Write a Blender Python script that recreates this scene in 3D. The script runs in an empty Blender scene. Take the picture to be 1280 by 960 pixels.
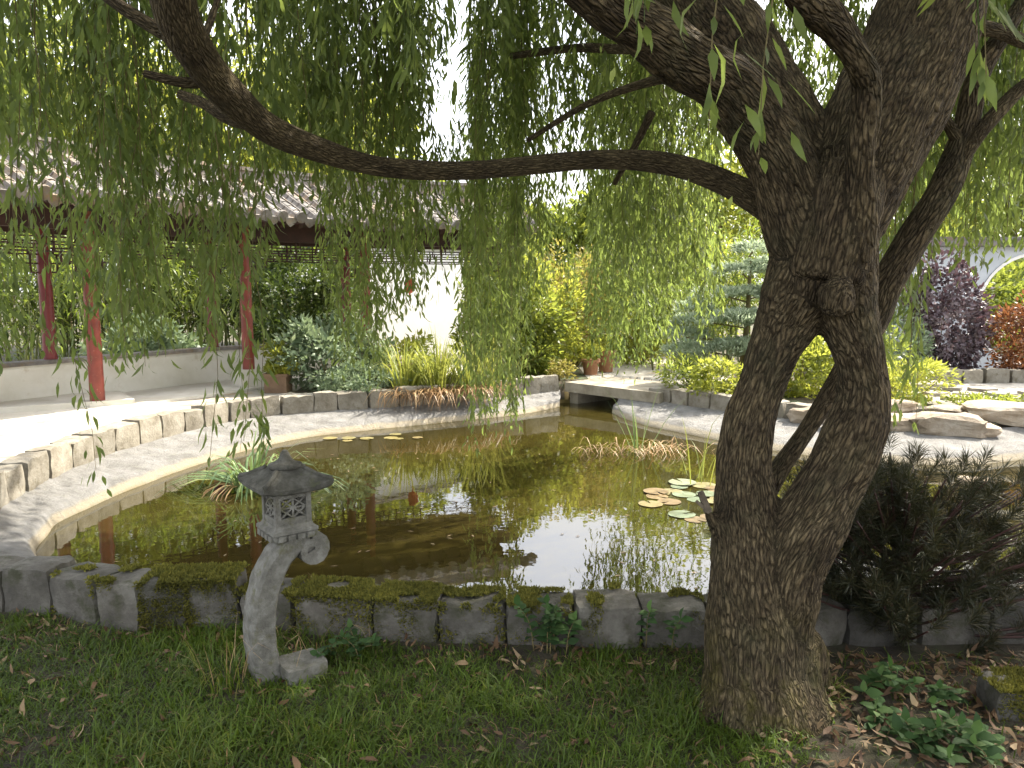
import bpy, bmesh, math, random
import numpy as np
from mathutils import Vector, Matrix, noise

R = math.radians
scene = bpy.context.scene
COL = scene.collection
rnd = random.Random(7)
NP = np.random.default_rng(11)

# ------------------------------------------------------------------ camera
PITCH, FOC, EYE = R(7.0), 985.0, 1.6
cam_d = bpy.data.cameras.new("camera")
cam = bpy.data.objects.new("camera", cam_d)
COL.objects.link(cam)
cam.location = (0, 0, EYE)
cam.rotation_euler = (R(90) - PITCH, 0, 0)
cam_d.sensor_fit = 'HORIZONTAL'
cam_d.sensor_width = 36.0
cam_d.lens = 36.0 * FOC / 1280.0
cam_d.clip_start = 0.05
cam_d.clip_end = 1000
scene.camera = cam

# ------------------------------------------------------------------ light
SUN = Vector((0.70, 0.52, 1.05)).normalized()
world = bpy.data.worlds.new("World")
scene.world = world
world.use_nodes = True
wn = world.node_tree.nodes
sky = wn.new("ShaderNodeTexSky")
sky.sky_type = 'NISHITA'
sky.sun_disc = False
sky.sun_elevation = math.asin(SUN.z)
sky.sun_rotation = math.atan2(SUN.x, SUN.y)
sky.air_density = 1.0
sky.dust_density = 7.0
sky.ozone_density = 1.0
bg = wn["Background"]
bg.inputs[1].default_value = 0.15
# thin bright summer haze cloud over the blue: a soft, even veil with slow variation
wl_ = world.node_tree.links
w_tc = wn.new("ShaderNodeTexCoord")
w_nz = wn.new("ShaderNodeTexNoise"); w_nz.inputs["Scale"].default_value = 2.2; w_nz.inputs["Detail"].default_value = 6
wl_.new(w_tc.outputs["Generated"], w_nz.inputs["Vector"])
w_mr = wn.new("ShaderNodeMapRange"); w_mr.inputs[1].default_value = 0.35; w_mr.inputs[2].default_value = 0.65; w_mr.inputs[3].default_value = 0.25; w_mr.inputs[4].default_value = 0.7
wl_.new(w_nz.outputs["Fac"], w_mr.inputs[0])
w_mx = wn.new("ShaderNodeMix"); w_mx.data_type = 'RGBA'
w_mx.inputs[7].default_value = (9.0, 9.1, 9.3, 1)
wl_.new(w_mr.outputs[0], w_mx.inputs[0]); wl_.new(sky.outputs[0], w_mx.inputs[6]); wl_.new(w_mx.outputs[2], bg.inputs[0])
sl = bpy.data.lights.new("sun", 'SUN')
sl.energy = 5.0
sl.angle = R(0.55)
sl.color = (1.0, 0.93, 0.80)
so = bpy.data.objects.new("sun", sl)
COL.objects.link(so)
so.rotation_euler = SUN.to_track_quat('Z', 'Y').to_euler()
scene.view_settings.view_transform = 'Standard'
scene.view_settings.look = 'None'
scene.view_settings.exposure = 1.6
scene.view_settings.gamma = 1.0
scene.render.engine = 'CYCLES'
scene.cycles.max_bounces = 8
scene.cycles.transparent_max_bounces = 8

# ------------------------------------------------------------------ picture to place
_cp, _sp = math.cos(PITCH), math.sin(PITCH)
def ray(x, y):
    a, b = (x - 640) / FOC, (480 - y) / FOC
    return Vector((a, _cp + b * _sp, -_sp + b * _cp))
def at_z(x, y, z):
    d = ray(x, y)
    return Vector((0, 0, EYE)) + d * ((z - EYE) / d.z)
def at_d(x, y, D):
    d = ray(x, y)
    return Vector((0, 0, EYE)) + d * (D / d.y)

# ------------------------------------------------------------------ object helpers
def tag(o, label=None, cat=None, group=None, kind=None):
    if label: o["label"] = label
    if cat: o["category"] = cat
    if group: o["group"] = group
    if kind: o["kind"] = kind
    return o
def link(name, me, parent=None):
    o = bpy.data.objects.new(name, me)
    COL.objects.link(o)
    if parent is not None:
        o.parent = parent
    return o
def empty(name, loc=(0, 0, 0), rz=0.0):
    o = bpy.data.objects.new(name, None)
    COL.objects.link(o)
    o.location = loc
    o.rotation_euler = (0, 0, rz)
    o.empty_display_size = 0.1
    return o
def mesh_tris(name, V, F, mat=None, attrs=None, smooth=False):
    V = np.asarray(V, dtype=np.float32); F = np.asarray(F, dtype=np.int32)
    me = bpy.data.meshes.new(name)
    me.vertices.add(len(V)); me.vertices.foreach_set("co", V.ravel())
    me.loops.add(F.size); me.loops.foreach_set("vertex_index", F.ravel())
    me.polygons.add(len(F)); me.polygons.foreach_set("loop_start", np.arange(len(F), dtype=np.int32) * F.shape[1])
    if smooth:
        me.polygons.foreach_set("use_smooth", np.ones(len(F), dtype=bool))
    me.update(calc_edges=True)
    if attrs:
        for k, a in attrs.items():
            a = np.asarray(a, dtype=np.float32)
            if a.ndim == 1:
                me.attributes.new(k, 'FLOAT', 'POINT').data.foreach_set("value", a)
            else:
                me.attributes.new(k, 'FLOAT_VECTOR', 'POINT').data.foreach_set("vector", a.ravel())
    if mat: me.materials.append(mat)
    return me

class MB:
    """collects shapes; build() links them as one mesh object"""
    def __init__(self): self.v = []; self.f = []; self.sm = []
    def add(self, vs, fs, smooth=False):
        o = len(self.v)
        self.v += [tuple(p) for p in vs]
        self.f += [tuple(i + o for i in f) for f in fs]
        self.sm += [smooth] * len(fs)
    def box(self, c, s, M=None, rz=0.0):
        hx, hy, hz = s[0] / 2, s[1] / 2, s[2] / 2
        vs = [Vector((x, y, z)) for z in (-hz, hz) for (x, y) in ((-hx, -hy), (hx, -hy), (hx, hy), (-hx, hy))]
        m = Matrix.Translation(c) @ Matrix.Rotation(rz, 4, 'Z') if M is None else M
        self.add([m @ p for p in vs], [(3, 2, 1, 0), (4, 5, 6, 7), (0, 1, 5, 4), (1, 2, 6, 5), (2, 3, 7, 6), (3, 0, 4, 7)])
    def bar(self, a, b, w, h):
        a, b = Vector(a), Vector(b)
        d = b - a
        L = d.length
        if L < 1e-6: return
        x = d / L
        up = Vector((0, 0, 1)) if abs(x.z) < 0.95 else Vector((0, 1, 0))
        y = up.cross(x).normalized(); z = x.cross(y)
        M = Matrix((x, y, z)).transposed().to_4x4(); M.translation = (a + b) / 2
        self.box(None, (L, w, h), M)
    def prism(self, poly, z0, z1):
        n = len(poly)
        vs = [(p[0], p[1], z0) for p in poly] + [(p[0], p[1], z1) for p in poly]
        fs = [tuple(range(n - 1, -1, -1)), tuple(range(n, 2 * n))] + [(i, (i + 1) % n, n + (i + 1) % n, n + i) for i in range(n)]
        self.add(vs, fs)
    def loft(self, rings, smooth=False, cap=True):
        n = len(rings[0]); vs = [p for r in rings for p in r]; fs = []
        for k in range(len(rings) - 1):
            for i in range(n):
                j = (i + 1) % n
                fs.append((k * n + i, k * n + j, (k + 1) * n + j, (k + 1) * n + i))
        self.add(vs, fs, smooth)
        if cap:
            self.add(rings[0], [tuple(range(n - 1, -1, -1))]); self.add(rings[-1], [tuple(range(n))])
    def tube(self, pts, rads, n=8, smooth=True):
        V, F, _ = tube_np(pts, rads, n)
        self.add(V, F, smooth)
    def mesh(self, name, mat):
        me = bpy.data.meshes.new(name)
        me.from_pydata(self.v, [], self.f)
        me.polygons.foreach_set("use_smooth", np.array(self.sm, dtype=bool))
        me.materials.append(mat)
        me.update()
        return me
    def build(self, name, mat, parent=None):
        return link(name, self.mesh(name, mat), parent)

def catmull(P, per=4):
    P = [np.array(p, dtype=float) for p in P]
    if len(P) < 3: return [P[0] + (P[1] - P[0]) * t for t in np.linspace(0, 1, per + 1)]
    Q = [2 * P[0] - P[1]] + P + [2 * P[-1] - P[-2]]
    out = []
    for i in range(1, len(Q) - 2):
        a, b, c, d = Q[i - 1], Q[i], Q[i + 1], Q[i + 2]
        for k in range(per):
            t = k / per
            out.append(0.5 * (2 * b + (c - a) * t + (2 * a - 5 * b + 4 * c - d) * t * t + (3 * b - a - 3 * c + d) * t ** 3))
    out.append(P[-1])
    return out
def tube_np(pts, rads, n=8, wob=0.0, seed=0):
    P = [Vector(p[:3]) for p in pts]
    rads = list(rads)
    V, F, B = [], [], []
    t0 = (P[1] - P[0]).normalized()
    u = t0.orthogonal().normalized()
    s = 0.0
    for i, p in enumerate(P):
        t = (P[min(i + 1, len(P) - 1)] - P[max(i - 1, 0)]).normalized()
        u = (u - t * u.dot(t)).normalized(); w = t.cross(u)
        if i: s += (p - P[i - 1]).length
        for k in range(n):
            a = 2 * math.pi * k / n
            r = rads[i]
            c = (math.cos(a) * r, math.sin(a) * r, s)
            if wob:
                r *= 1 + wob * noise.noise(Vector((math.cos(a) * 1.5, math.sin(a) * 1.5 + seed, s * 5)))
            V.append(p + u * math.cos(a) * r + w * math.sin(a) * r); B.append(c)
    for i in range(len(P) - 1):
        for k in range(n):
            j = (k + 1) % n
            F.append((i * n + k, i * n + j, (i + 1) * n + j, (i + 1) * n + k))
    F.append(tuple(range(n - 1, -1, -1))); F.append(tuple(range((len(P) - 1) * n, len(P) * n)))
    return V, F, B

# ------------------------------------------------------------------ materials
def ramp_node(nt, stops, src):
    r = nt.nodes.new("ShaderNodeValToRGB")
    el = r.color_ramp.elements
    while len(el) < len(stops): el.new(0.5)
    for e, (p, c) in zip(el, stops):
        e.position = p; e.color = (*c, 1)
    nt.links.new(src, r.inputs[0])
    return r.outputs[0]
def mix_node(nt, fac, a, b, mode='MIX'):
    m = nt.nodes.new("ShaderNodeMix"); m.data_type = 'RGBA'; m.blend_type = mode
    for sock, v in ((m.inputs[0], fac), (m.inputs[6], a), (m.inputs[7], b)):
        if isinstance(v, (int, float)): sock.default_value = v
        elif isinstance(v, tuple): sock.default_value = (*v, 1)
        else: nt.links.new(v, sock)
    return m.outputs[2]
def noise_node(nt, co, scale, detail=4, rough=0.6):
    n = nt.nodes.new("ShaderNodeTexNoise"); n.inputs["Scale"].default_value = scale
    n.inputs["Detail"].default_value = detail; n.inputs["Roughness"].default_value = rough
    nt.links.new(co, n.inputs["Vector"])
    return n.outputs["Fac"]
def coords(nt, kind="Object"):
    return nt.nodes.new("ShaderNodeTexCoord").outputs[kind]
def position(nt):
    return nt.nodes.new("ShaderNodeNewGeometry").outputs["Position"]
def bump(nt, h, strength, dist, p):
    b = nt.nodes.new("ShaderNodeBump"); b.inputs["Strength"].default_value = strength; b.inputs["Distance"].default_value = dist
    nt.links.new(h, b.inputs["Height"]); nt.links.new(b.outputs[0], p.inputs["Normal"])
    return b
def new_mat(name):
    m = bpy.data.materials.new(name); m.use_nodes = True
    return m, m.node_tree, m.node_tree.nodes["Principled BSDF"]

def surf(name, stops, scale=6.0, rough=0.85, bstr=0.5, bdist=0.01, bscale=40, spots=None, world_co=True, obj_var=0.0):
    m, nt, p = new_mat(name)
    co = position(nt) if world_co else coords(nt)
    n = noise_node(nt, co, scale, 6, 0.65)
    c = ramp_node(nt, stops, n)
    if spots:
        sc, lo, hi, colr = spots
        f = ramp_node(nt, [(lo, (0, 0, 0)), (hi, (1, 1, 1))], noise_node(nt, co, sc, 5, 0.7))
        c = mix_node(nt, f, c, colr)
    if obj_var:
        oi = nt.nodes.new("ShaderNodeObjectInfo").outputs["Random"]
        v = ramp_node(nt, [(0, (1 - obj_var,) * 3), (1, (1 + obj_var * .3, 1 + obj_var * .25, 1 + obj_var * .2))], oi)
        c = mix_node(nt, 1.0, c, v, 'MULTIPLY')
    nt.links.new(c, p.inputs["Base Color"])
    p.inputs["Roughness"].default_value = rough
    if bstr: bump(nt, noise_node(nt, co, bscale, 6, 0.7), bstr, bdist, p)
    return m

def leaf_mat(name, dark, mid, light, trans=0.45, tcol=None, rough=0.45):
    m, nt, p = new_mat(name)
    at = nt.nodes.new("ShaderNodeAttribute"); at.attribute_name = "rnd"
    c = ramp_node(nt, [(0.0, dark), (0.5, mid), (1.0, light)], at.outputs["Fac"])
    big = ramp_node(nt, [(0.3, (0.75, 0.75, 0.75)), (0.7, (1.15, 1.15, 1.1))], noise_node(nt, position(nt), 2.2, 2, 0.5))
    c = mix_node(nt, 1.0, c, big, 'MULTIPLY')
    nt.links.new(c, p.inputs["Base Color"])
    p.inputs["Roughness"].default_value = rough
    p.inputs["Specular IOR Level"].default_value = 0.35
    t = nt.nodes.new("ShaderNodeBsdfTranslucent")
    if tcol is None: tcol = (mid[0] * 2.2, mid[1] * 2.0, mid[2] * 0.9)
    tc = mix_node(nt, 0.5, c, tcol)
    nt.links.new(tc, t.inputs[0])
    mx = nt.nodes.new("ShaderNodeMixShader"); mx.inputs[0].default_value = trans
    nt.links.new(p.outputs[0], mx.inputs[1]); nt.links.new(t.outputs[0], mx.inputs[2])
    nt.links.new(mx.outputs[0], nt.nodes["Material Output"].inputs[0])
    return m

M = {}
M['willow'] = leaf_mat("willow_leaf", (0.04, 0.065, 0.026), (0.085, 0.125, 0.04), (0.21, 0.24, 0.065), 0.57, (0.38, 0.48, 0.10))
M['twig'] = surf("twig_bark", [(0.3, (0.10, 0.075, 0.03)), (0.7, (0.17, 0.14, 0.05))], 20, 0.8, 0)
M['tree_green'] = leaf_mat("tree_leaf", (0.05, 0.085, 0.02), (0.12, 0.17, 0.032), (0.26, 0.28, 0.055), 0.55, (0.40, 0.44, 0.06))
M['lime'] = leaf_mat("lime_leaf", (0.11, 0.15, 0.03), (0.22, 0.26, 0.045), (0.38, 0.38, 0.07), 0.55, (0.55, 0.56, 0.08))
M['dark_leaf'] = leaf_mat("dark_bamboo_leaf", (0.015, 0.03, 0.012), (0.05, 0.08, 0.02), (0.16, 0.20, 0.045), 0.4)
M['bamboo'] = leaf_mat("bamboo_leaf", (0.035, 0.065, 0.02), (0.12, 0.17, 0.035), (0.32, 0.35, 0.07), 0.5)
M['silver'] = leaf_mat("silver_leaf", (0.10, 0.15, 0.09), (0.2, 0.27, 0.17), (0.36, 0.42, 0.28), 0.35, (0.25, 0.32, 0.12))
M['spruce'] = leaf_mat("blue_needle", (0.16, 0.21, 0.14), (0.36, 0.43, 0.31), (0.52, 0.58, 0.46), 0.4, (0.42, 0.5, 0.3))
M['orange'] = leaf_mat("orange_leaf", (0.14, 0.125, 0.03), (0.27, 0.24, 0.06), (0.40, 0.29, 0.11), 0.45, (0.40, 0.36, 0.08))
M['purple'] = leaf_mat("purple_leaf", (0.055, 0.04, 0.048), (0.14, 0.108, 0.125), (0.30, 0.25, 0.28), 0.2, (0.12, 0.03, 0.04), 0.35)
M['maple'] = leaf_mat("red_maple_leaf", (0.09, 0.04, 0.02), (0.20, 0.08, 0.035), (0.34, 0.16, 0.07), 0.4, (0.3, 0.12, 0.04))
M['reed'] = leaf_mat("reed_leaf", (0.09, 0.13, 0.03), (0.2, 0.24, 0.05), (0.36, 0.34, 0.09), 0.45, (0.35, 0.36, 0.06))
M['dry'] = leaf_mat("dry_leaf", (0.13, 0.075, 0.03), (0.30, 0.18, 0.09), (0.48, 0.36, 0.2), 0.3, (0.35, 0.2, 0.08))
M['iris'] = leaf_mat("iris_leaf", (0.05, 0.10, 0.05), (0.12, 0.19, 0.09), (0.28, 0.33, 0.13), 0.35, (0.22, 0.3, 0.06))
M['grass'] = leaf_mat("grass_blade", (0.036, 0.066, 0.007), (0.09, 0.145, 0.015), (0.24, 0.22, 0.05), 0.42, (0.18, 0.25, 0.018), 0.5)
M['litter'] = leaf_mat("fallen_leaf", (0.05, 0.025, 0.014), (0.14, 0.08, 0.04), (0.36, 0.27, 0.16), 0.1, (0.2, 0.1, 0.04), 0.7)
M['weed'] = leaf_mat("weed_leaf", (0.024, 0.055, 0.016), (0.045, 0.10, 0.026), (0.09, 0.15, 0.045), 0.35, (0.08, 0.16, 0.03), 0.75)
M['pine'] = leaf_mat("pine_needle", (0.010, 0.014, 0.007), (0.032, 0.036, 0.016), (0.10, 0.075, 0.035), 0.2, (0.07, 0.07, 0.025))
M['moss'] = leaf_mat("moss", (0.04, 0.045, 0.01), (0.11, 0.11, 0.02), (0.22, 0.2, 0.035), 0.2, (0.15, 0.14, 0.02), 0.9)
M['needle'] = leaf_mat("yucca_leaf", (0.03, 0.055, 0.045), (0.07, 0.11, 0.08), (0.15, 0.2, 0.14), 0.15)

# bark: uses the along-the-limb attribute "bark"
def bark_mat(name, furrow, ridge, pale, sc=1.0, moss=True):
    m, nt, p = new_mat(name)
    at = nt.nodes.new("ShaderNodeAttribute"); at.attribute_name = "bark"
    mp = nt.nodes.new("ShaderNodeMapping"); mp.inputs["Scale"].default_value = (1, 1, 0.22)
    nt.links.new(at.outputs["Vector"], mp.inputs[0])
    dist = nt.nodes.new("ShaderNodeTexNoise"); dist.inputs["Scale"].default_value = 16 * sc; dist.inputs["Detail"].default_value = 3
    nt.links.new(mp.outputs[0], dist.inputs["Vector"])
    add = nt.nodes.new("ShaderNodeVectorMath"); add.operation = 'MULTIPLY_ADD'
    nt.links.new(dist.outputs["Color"], add.inputs[0]); add.inputs[1].default_value = (0.055 / sc,) * 3
    nt.links.new(mp.outputs[0], add.inputs[2])
    vo = nt.nodes.new("ShaderNodeTexVoronoi"); vo.feature = 'DISTANCE_TO_EDGE'; vo.inputs["Scale"].default_value = 68 * sc
    nt.links.new(add.outputs[0], vo.inputs["Vector"])
    fine = noise_node(nt, mp.outputs[0], 120 * sc, 5, 0.7)
    edge = ramp_node(nt, [(0.0, (0, 0, 0)), (0.28, (1, 1, 1))], vo.outputs["Distance"])
    c = mix_node(nt, edge, furrow, ridge)
    c = mix_node(nt, ramp_node(nt, [(0.45, (0, 0, 0)), (0.75, (1, 1, 1))], fine), c, pale)
    big = ramp_node(nt, [(0.35, (0.55, 0.5, 0.48)), (0.65, (1.25, 1.2, 1.1))], noise_node(nt, at.outputs["Vector"], 7, 5, 0.7))
    c = mix_node(nt, 1.0, c, big, 'MULTIPLY')
    # dry lichen flecks
    fl = ramp_node(nt, [(0.69, (0, 0, 0)), (0.75, (1, 1, 1))], noise_node(nt, at.outputs["Vector"], 52, 4, 0.7))
    c = mix_node(nt, fl, c, (0.20, 0.19, 0.15))
    if moss:
        sep = nt.nodes.new("ShaderNodeSeparateXYZ"); nt.links.new(position(nt), sep.inputs[0])
        mr = nt.nodes.new("ShaderNodeMapRange"); mr.inputs[1].default_value = 0.5; mr.inputs[2].default_value = -0.1
        nt.links.new(sep.outputs[2], mr.inputs[0])
        mm = nt.nodes.new("ShaderNodeMath"); mm.operation = 'MULTIPLY'
        nt.links.new(mr.outputs[0], mm.inputs[0])
        nt.links.new(ramp_node(nt, [(0.42, (0, 0, 0)), (0.62, (1, 1, 1))], noise_node(nt, position(nt), 9, 5, 0.7)), mm.inputs[1])
        c = mix_node(nt, mm.outputs[0], c, (0.085, 0.075, 0.014))
        gr = ramp_node(nt, [(0.5, (0, 0, 0)), (0.75, (0.5, 0.5, 0.5))], noise_node(nt, position(nt), 3.5, 5, 0.7))
        c = mix_node(nt, gr, c, (0.055, 0.06, 0.03))
    nt.links.new(c, p.inputs["Base Color"])
    p.inputs["Roughness"].default_value = 0.9
    p.inputs["Specular IOR Level"].default_value = 0.2
    h = nt.nodes.new("ShaderNodeMath"); h.operation = 'MULTIPLY_ADD'
    nt.links.new(fine, h.inputs[0]); h.inputs[1].default_value = 0.5; nt.links.new(edge, h.inputs[2])
    bump(nt, h.outputs[0], 1.0, 0.02, p)
    return m
M['bark'] = bark_mat("willow_bark", (0.027, 0.020, 0.011), (0.122, 0.094, 0.055), (0.22, 0.18, 0.115))
M['branch_bark'] = bark_mat("branch_bark", (0.055, 0.042, 0.022), (0.125, 0.098, 0.055), (0.21, 0.175, 0.105), 1.6, False)

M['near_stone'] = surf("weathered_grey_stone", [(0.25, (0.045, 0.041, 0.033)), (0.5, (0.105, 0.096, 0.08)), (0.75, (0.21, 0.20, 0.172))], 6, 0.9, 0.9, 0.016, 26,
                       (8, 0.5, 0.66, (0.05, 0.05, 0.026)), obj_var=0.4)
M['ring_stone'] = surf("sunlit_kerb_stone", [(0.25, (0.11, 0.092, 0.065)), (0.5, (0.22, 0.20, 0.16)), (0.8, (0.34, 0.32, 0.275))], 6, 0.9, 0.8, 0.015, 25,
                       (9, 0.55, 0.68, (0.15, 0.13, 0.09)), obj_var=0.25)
M['rock'] = surf("tan_boulder", [(0.25, (0.16, 0.12, 0.08)), (0.5, (0.33, 0.27, 0.2)), (0.8, (0.46, 0.42, 0.36))], 3.5, 0.9, 0.9, 0.02, 14, obj_var=0.3)
M['lantern_stone'] = surf("lantern_granite", [(0.25, (0.07, 0.066, 0.055)), (0.5, (0.145, 0.138, 0.118)), (0.75, (0.24, 0.235, 0.21))], 22, 0.95, 0.9, 0.006, 110,
                          (12, 0.54, 0.68, (0.10, 0.095, 0.045)))
M['lantern_roof'] = surf("lantern_dark_granite", [(0.25, (0.025, 0.024, 0.018)), (0.5, (0.065, 0.062, 0.05)), (0.75, (0.13, 0.125, 0.11))], 20, 0.95, 0.9, 0.006, 110,
                         (14, 0.6, 0.72, (0.06, 0.065, 0.03)))
M['concrete'] = None
def concrete():
    m, nt, p = new_mat("pond_concrete")
    co = position(nt)
    c = ramp_node(nt, [(0.3, (0.12, 0.115, 0.105)), (0.5, (0.215, 0.21, 0.20)), (0.72, (0.31, 0.305, 0.295))], noise_node(nt, co, 5, 8, 0.7))
    sep = nt.nodes.new("ShaderNodeSeparateXYZ"); nt.links.new(co, sep.inputs[0])
    nz = nt.nodes.new("ShaderNodeMath"); nz.operation = 'MULTIPLY_ADD'
    nt.links.new(noise_node(nt, co, 4, 5, 0.6), nz.inputs[0]); nz.inputs[1].default_value = 0.05; nt.links.new(sep.outputs[2], nz.inputs[2])
    mr = nt.nodes.new("ShaderNodeMapRange"); mr.inputs[1].default_value = -0.05; mr.inputs[2].default_value = -0.075
    nt.links.new(nz.outputs[0], mr.inputs[0])
    c = mix_node(nt, mr.outputs[0], c, (0.34, 0.295, 0.215))
    mr2 = nt.nodes.new("ShaderNodeMapRange"); mr2.inputs[1].default_value = -0.105; mr2.inputs[2].default_value = -0.135
    nt.links.new(nz.outputs[0], mr2.inputs[0])
    c = mix_node(nt, mr2.outputs[0], c, (0.24, 0.19, 0.10))
    st = ramp_node(nt, [(0.5, (0, 0, 0)), (0.68, (0.85, 0.85, 0.85))], noise_node(nt, co, 9, 9, 0.8))
    c = mix_node(nt, st, c, (0.25, 0.24, 0.21))
    nt.links.new(c, p.inputs["Base Color"]); p.inputs["Roughness"].default_value = 0.9
    bump(nt, noise_node(nt, co, 16, 10, 0.8), 1.0, 0.06, p)
    return m
M['concrete'] = concrete()
M['path'] = surf("pale_sandy_path", [(0.3, (0.27, 0.235, 0.18)), (0.5, (0.38, 0.355, 0.305)), (0.75, (0.47, 0.45, 0.40))], 3, 0.95, 0.5, 0.01, 40,
                 (2.2, 0.56, 0.66, (0.36, 0.27, 0.15)))
M['soil'] = surf("garden_soil", [(0.3, (0.035, 0.028, 0.018)), (0.6, (0.09, 0.07, 0.045)), (0.8, (0.14, 0.115, 0.07))], 8, 0.95, 0.8, 0.02, 30,
                 (3, 0.5, 0.62, (0.05, 0.08, 0.025)))
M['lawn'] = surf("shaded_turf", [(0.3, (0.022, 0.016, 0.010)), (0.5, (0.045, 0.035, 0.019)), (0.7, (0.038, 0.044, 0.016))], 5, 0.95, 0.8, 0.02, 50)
M['mud'] = surf("pond_mud", [(0.3, (0.07, 0.05, 0.014)), (0.7, (0.14, 0.105, 0.03))], 3, 0.95, 0)
M['slab'] = surf("bridge_slab", [(0.3, (0.17, 0.145, 0.10)), (0.6, (0.3, 0.27, 0.21)), (0.8, (0.45, 0.43, 0.38))], 5, 0.9, 0.5, 0.01, 30)
M['plaster'] = surf("pale_plaster", [(0.3, (0.55, 0.52, 0.44)), (0.7, (0.68, 0.66, 0.6))], 2.5, 0.9, 0.3, 0.006, 30, (3, 0.6, 0.75, (0.45, 0.4, 0.3)))
M['white'] = surf("white_wall", [(0.3, (0.7, 0.69, 0.66)), (0.7, (0.8, 0.79, 0.77))], 2, 0.9, 0.2, 0.004, 30)
M['shaded_wall'] = surf("shaded_wall_render", [(0.3, (0.40, 0.43, 0.46)), (0.7, (0.54, 0.57, 0.6))], 1.5, 0.9, 0.2, 0.004, 30)  # shade on the gate wall's front face, put into the colour as grey blue
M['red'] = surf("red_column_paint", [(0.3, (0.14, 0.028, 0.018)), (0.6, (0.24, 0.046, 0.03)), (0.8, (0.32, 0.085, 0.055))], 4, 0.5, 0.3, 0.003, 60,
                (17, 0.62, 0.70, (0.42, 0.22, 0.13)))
M['shaded_red'] = surf("shaded_red_column_paint", [(0.3, (0.11, 0.012, 0.014)), (0.7, (0.19, 0.022, 0.022))], 4, 0.45, 0.2, 0.003, 60)  # back columns: the roof's shade is put into this darker red
M['wood'] = surf("dark_painted_timber", [(0.3, (0.028, 0.011, 0.009)), (0.7, (0.06, 0.022, 0.016))], 6, 0.65, 0.3, 0.004, 50)
M['tile'] = surf("grey_roof_tile", [(0.25, (0.10, 0.085, 0.07)), (0.5, (0.20, 0.185, 0.17)), (0.8, (0.31, 0.30, 0.29))], 7, 0.85, 0.5, 0.006, 40,
                 (2.5, 0.52, 0.68, (0.27, 0.18, 0.09)), obj_var=0.35)
M['terracotta'] = surf("terracotta", [(0.3, (0.26, 0.12, 0.06)), (0.7, (0.40, 0.21, 0.12))], 8, 0.85, 0.2, 0.003, 40)
M['timber'] = surf("planter_timber", [(0.3, (0.13, 0.08, 0.05)), (0.7, (0.24, 0.16, 0.10))], 8, 0.85, 0.3, 0.003, 40)
M['lantern_red'] = surf("red_paper", [(0.3, (0.5, 0.06, 0.03)), (0.7, (0.6, 0.12, 0.06))], 5, 0.6, 0)
M['cut_wood'] = surf("broken_wood", [(0.3, (0.06, 0.045, 0.03)), (0.7, (0.15, 0.12, 0.085))], 30, 0.9, 0.5, 0.004, 80)
M['lily'] = None
def lily(name, lo, mid, hi):
    m, nt, p = new_mat(name)
    oi = nt.nodes.new("ShaderNodeObjectInfo").outputs["Random"]
    c = ramp_node(nt, [(0.0, lo), (0.5, mid), (1.0, hi)], oi)
    n = ramp_node(nt, [(0.35, (0.6, 0.55, 0.4)), (0.65, (1.1, 1.1, 1.1))], noise_node(nt, position(nt), 14, 4, 0.6))
    nt.links.new(mix_node(nt, 1.0, c, n, 'MULTIPLY'), p.inputs["Base Color"]); p.inputs["Roughness"].default_value = 0.35
    return m
M['lily_green'] = lily("lily_pad_green", (0.11, 0.15, 0.09), (0.15, 0.19, 0.12), (0.21, 0.23, 0.15))
M['lily_yellow'] = lily("lily_pad_yellow", (0.19, 0.175, 0.08), (0.22, 0.19, 0.075), (0.2, 0.16, 0.075))
M['lily_orange'] = lily("lily_pad_orange", (0.19, 0.135, 0.06), (0.16, 0.11, 0.05), (0.13, 0.085, 0.045))
def water():
    m, nt, p = new_mat("murky_pond_water")
    co = position(nt)
    nt.nodes.remove(p)
    dif = nt.nodes.new("ShaderNodeBsdfDiffuse")
    c = ramp_node(nt, [(0.35, (0.046, 0.037, 0.009)), (0.65, (0.070, 0.057, 0.014))], noise_node(nt, co, 0.8, 4, 0.6))
    nt.links.new(c, dif.inputs[0])
    tr = nt.nodes.new("ShaderNodeBsdfTransparent"); tr.inputs[0].default_value = (0.60, 0.48, 0.22, 1)
    mx = nt.nodes.new("ShaderNodeMixShader"); mx.inputs[0].default_value = 0.5
    nt.links.new(dif.outputs[0], mx.inputs[1]); nt.links.new(tr.outputs[0], mx.inputs[2])
    gl = nt.nodes.new("ShaderNodeBsdfGlossy"); gl.inputs["Roughness"].default_value = 0.015
    fr = nt.nodes.new("ShaderNodeFresnel"); fr.inputs["IOR"].default_value = 2.3
    b = nt.nodes.new("ShaderNodeBump"); b.inputs["Strength"].default_value = 0.04; b.inputs["Distance"].default_value = 0.02
    nt.links.new(noise_node(nt, co, 5.5, 3, 0.5), b.inputs["Height"])
    nt.links.new(b.outputs[0], gl.inputs["Normal"]); nt.links.new(b.outputs[0], fr.inputs["Normal"])
    m2 = nt.nodes.new("ShaderNodeMixShader")
    nt.links.new(fr.outputs[0], m2.inputs[0]); nt.links.new(mx.outputs[0], m2.inputs[1]); nt.links.new(gl.outputs[0], m2.inputs[2])
    nt.links.new(m2.outputs[0], nt.nodes["Material Output"].inputs[0])
    return m
M['water'] = water()

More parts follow.
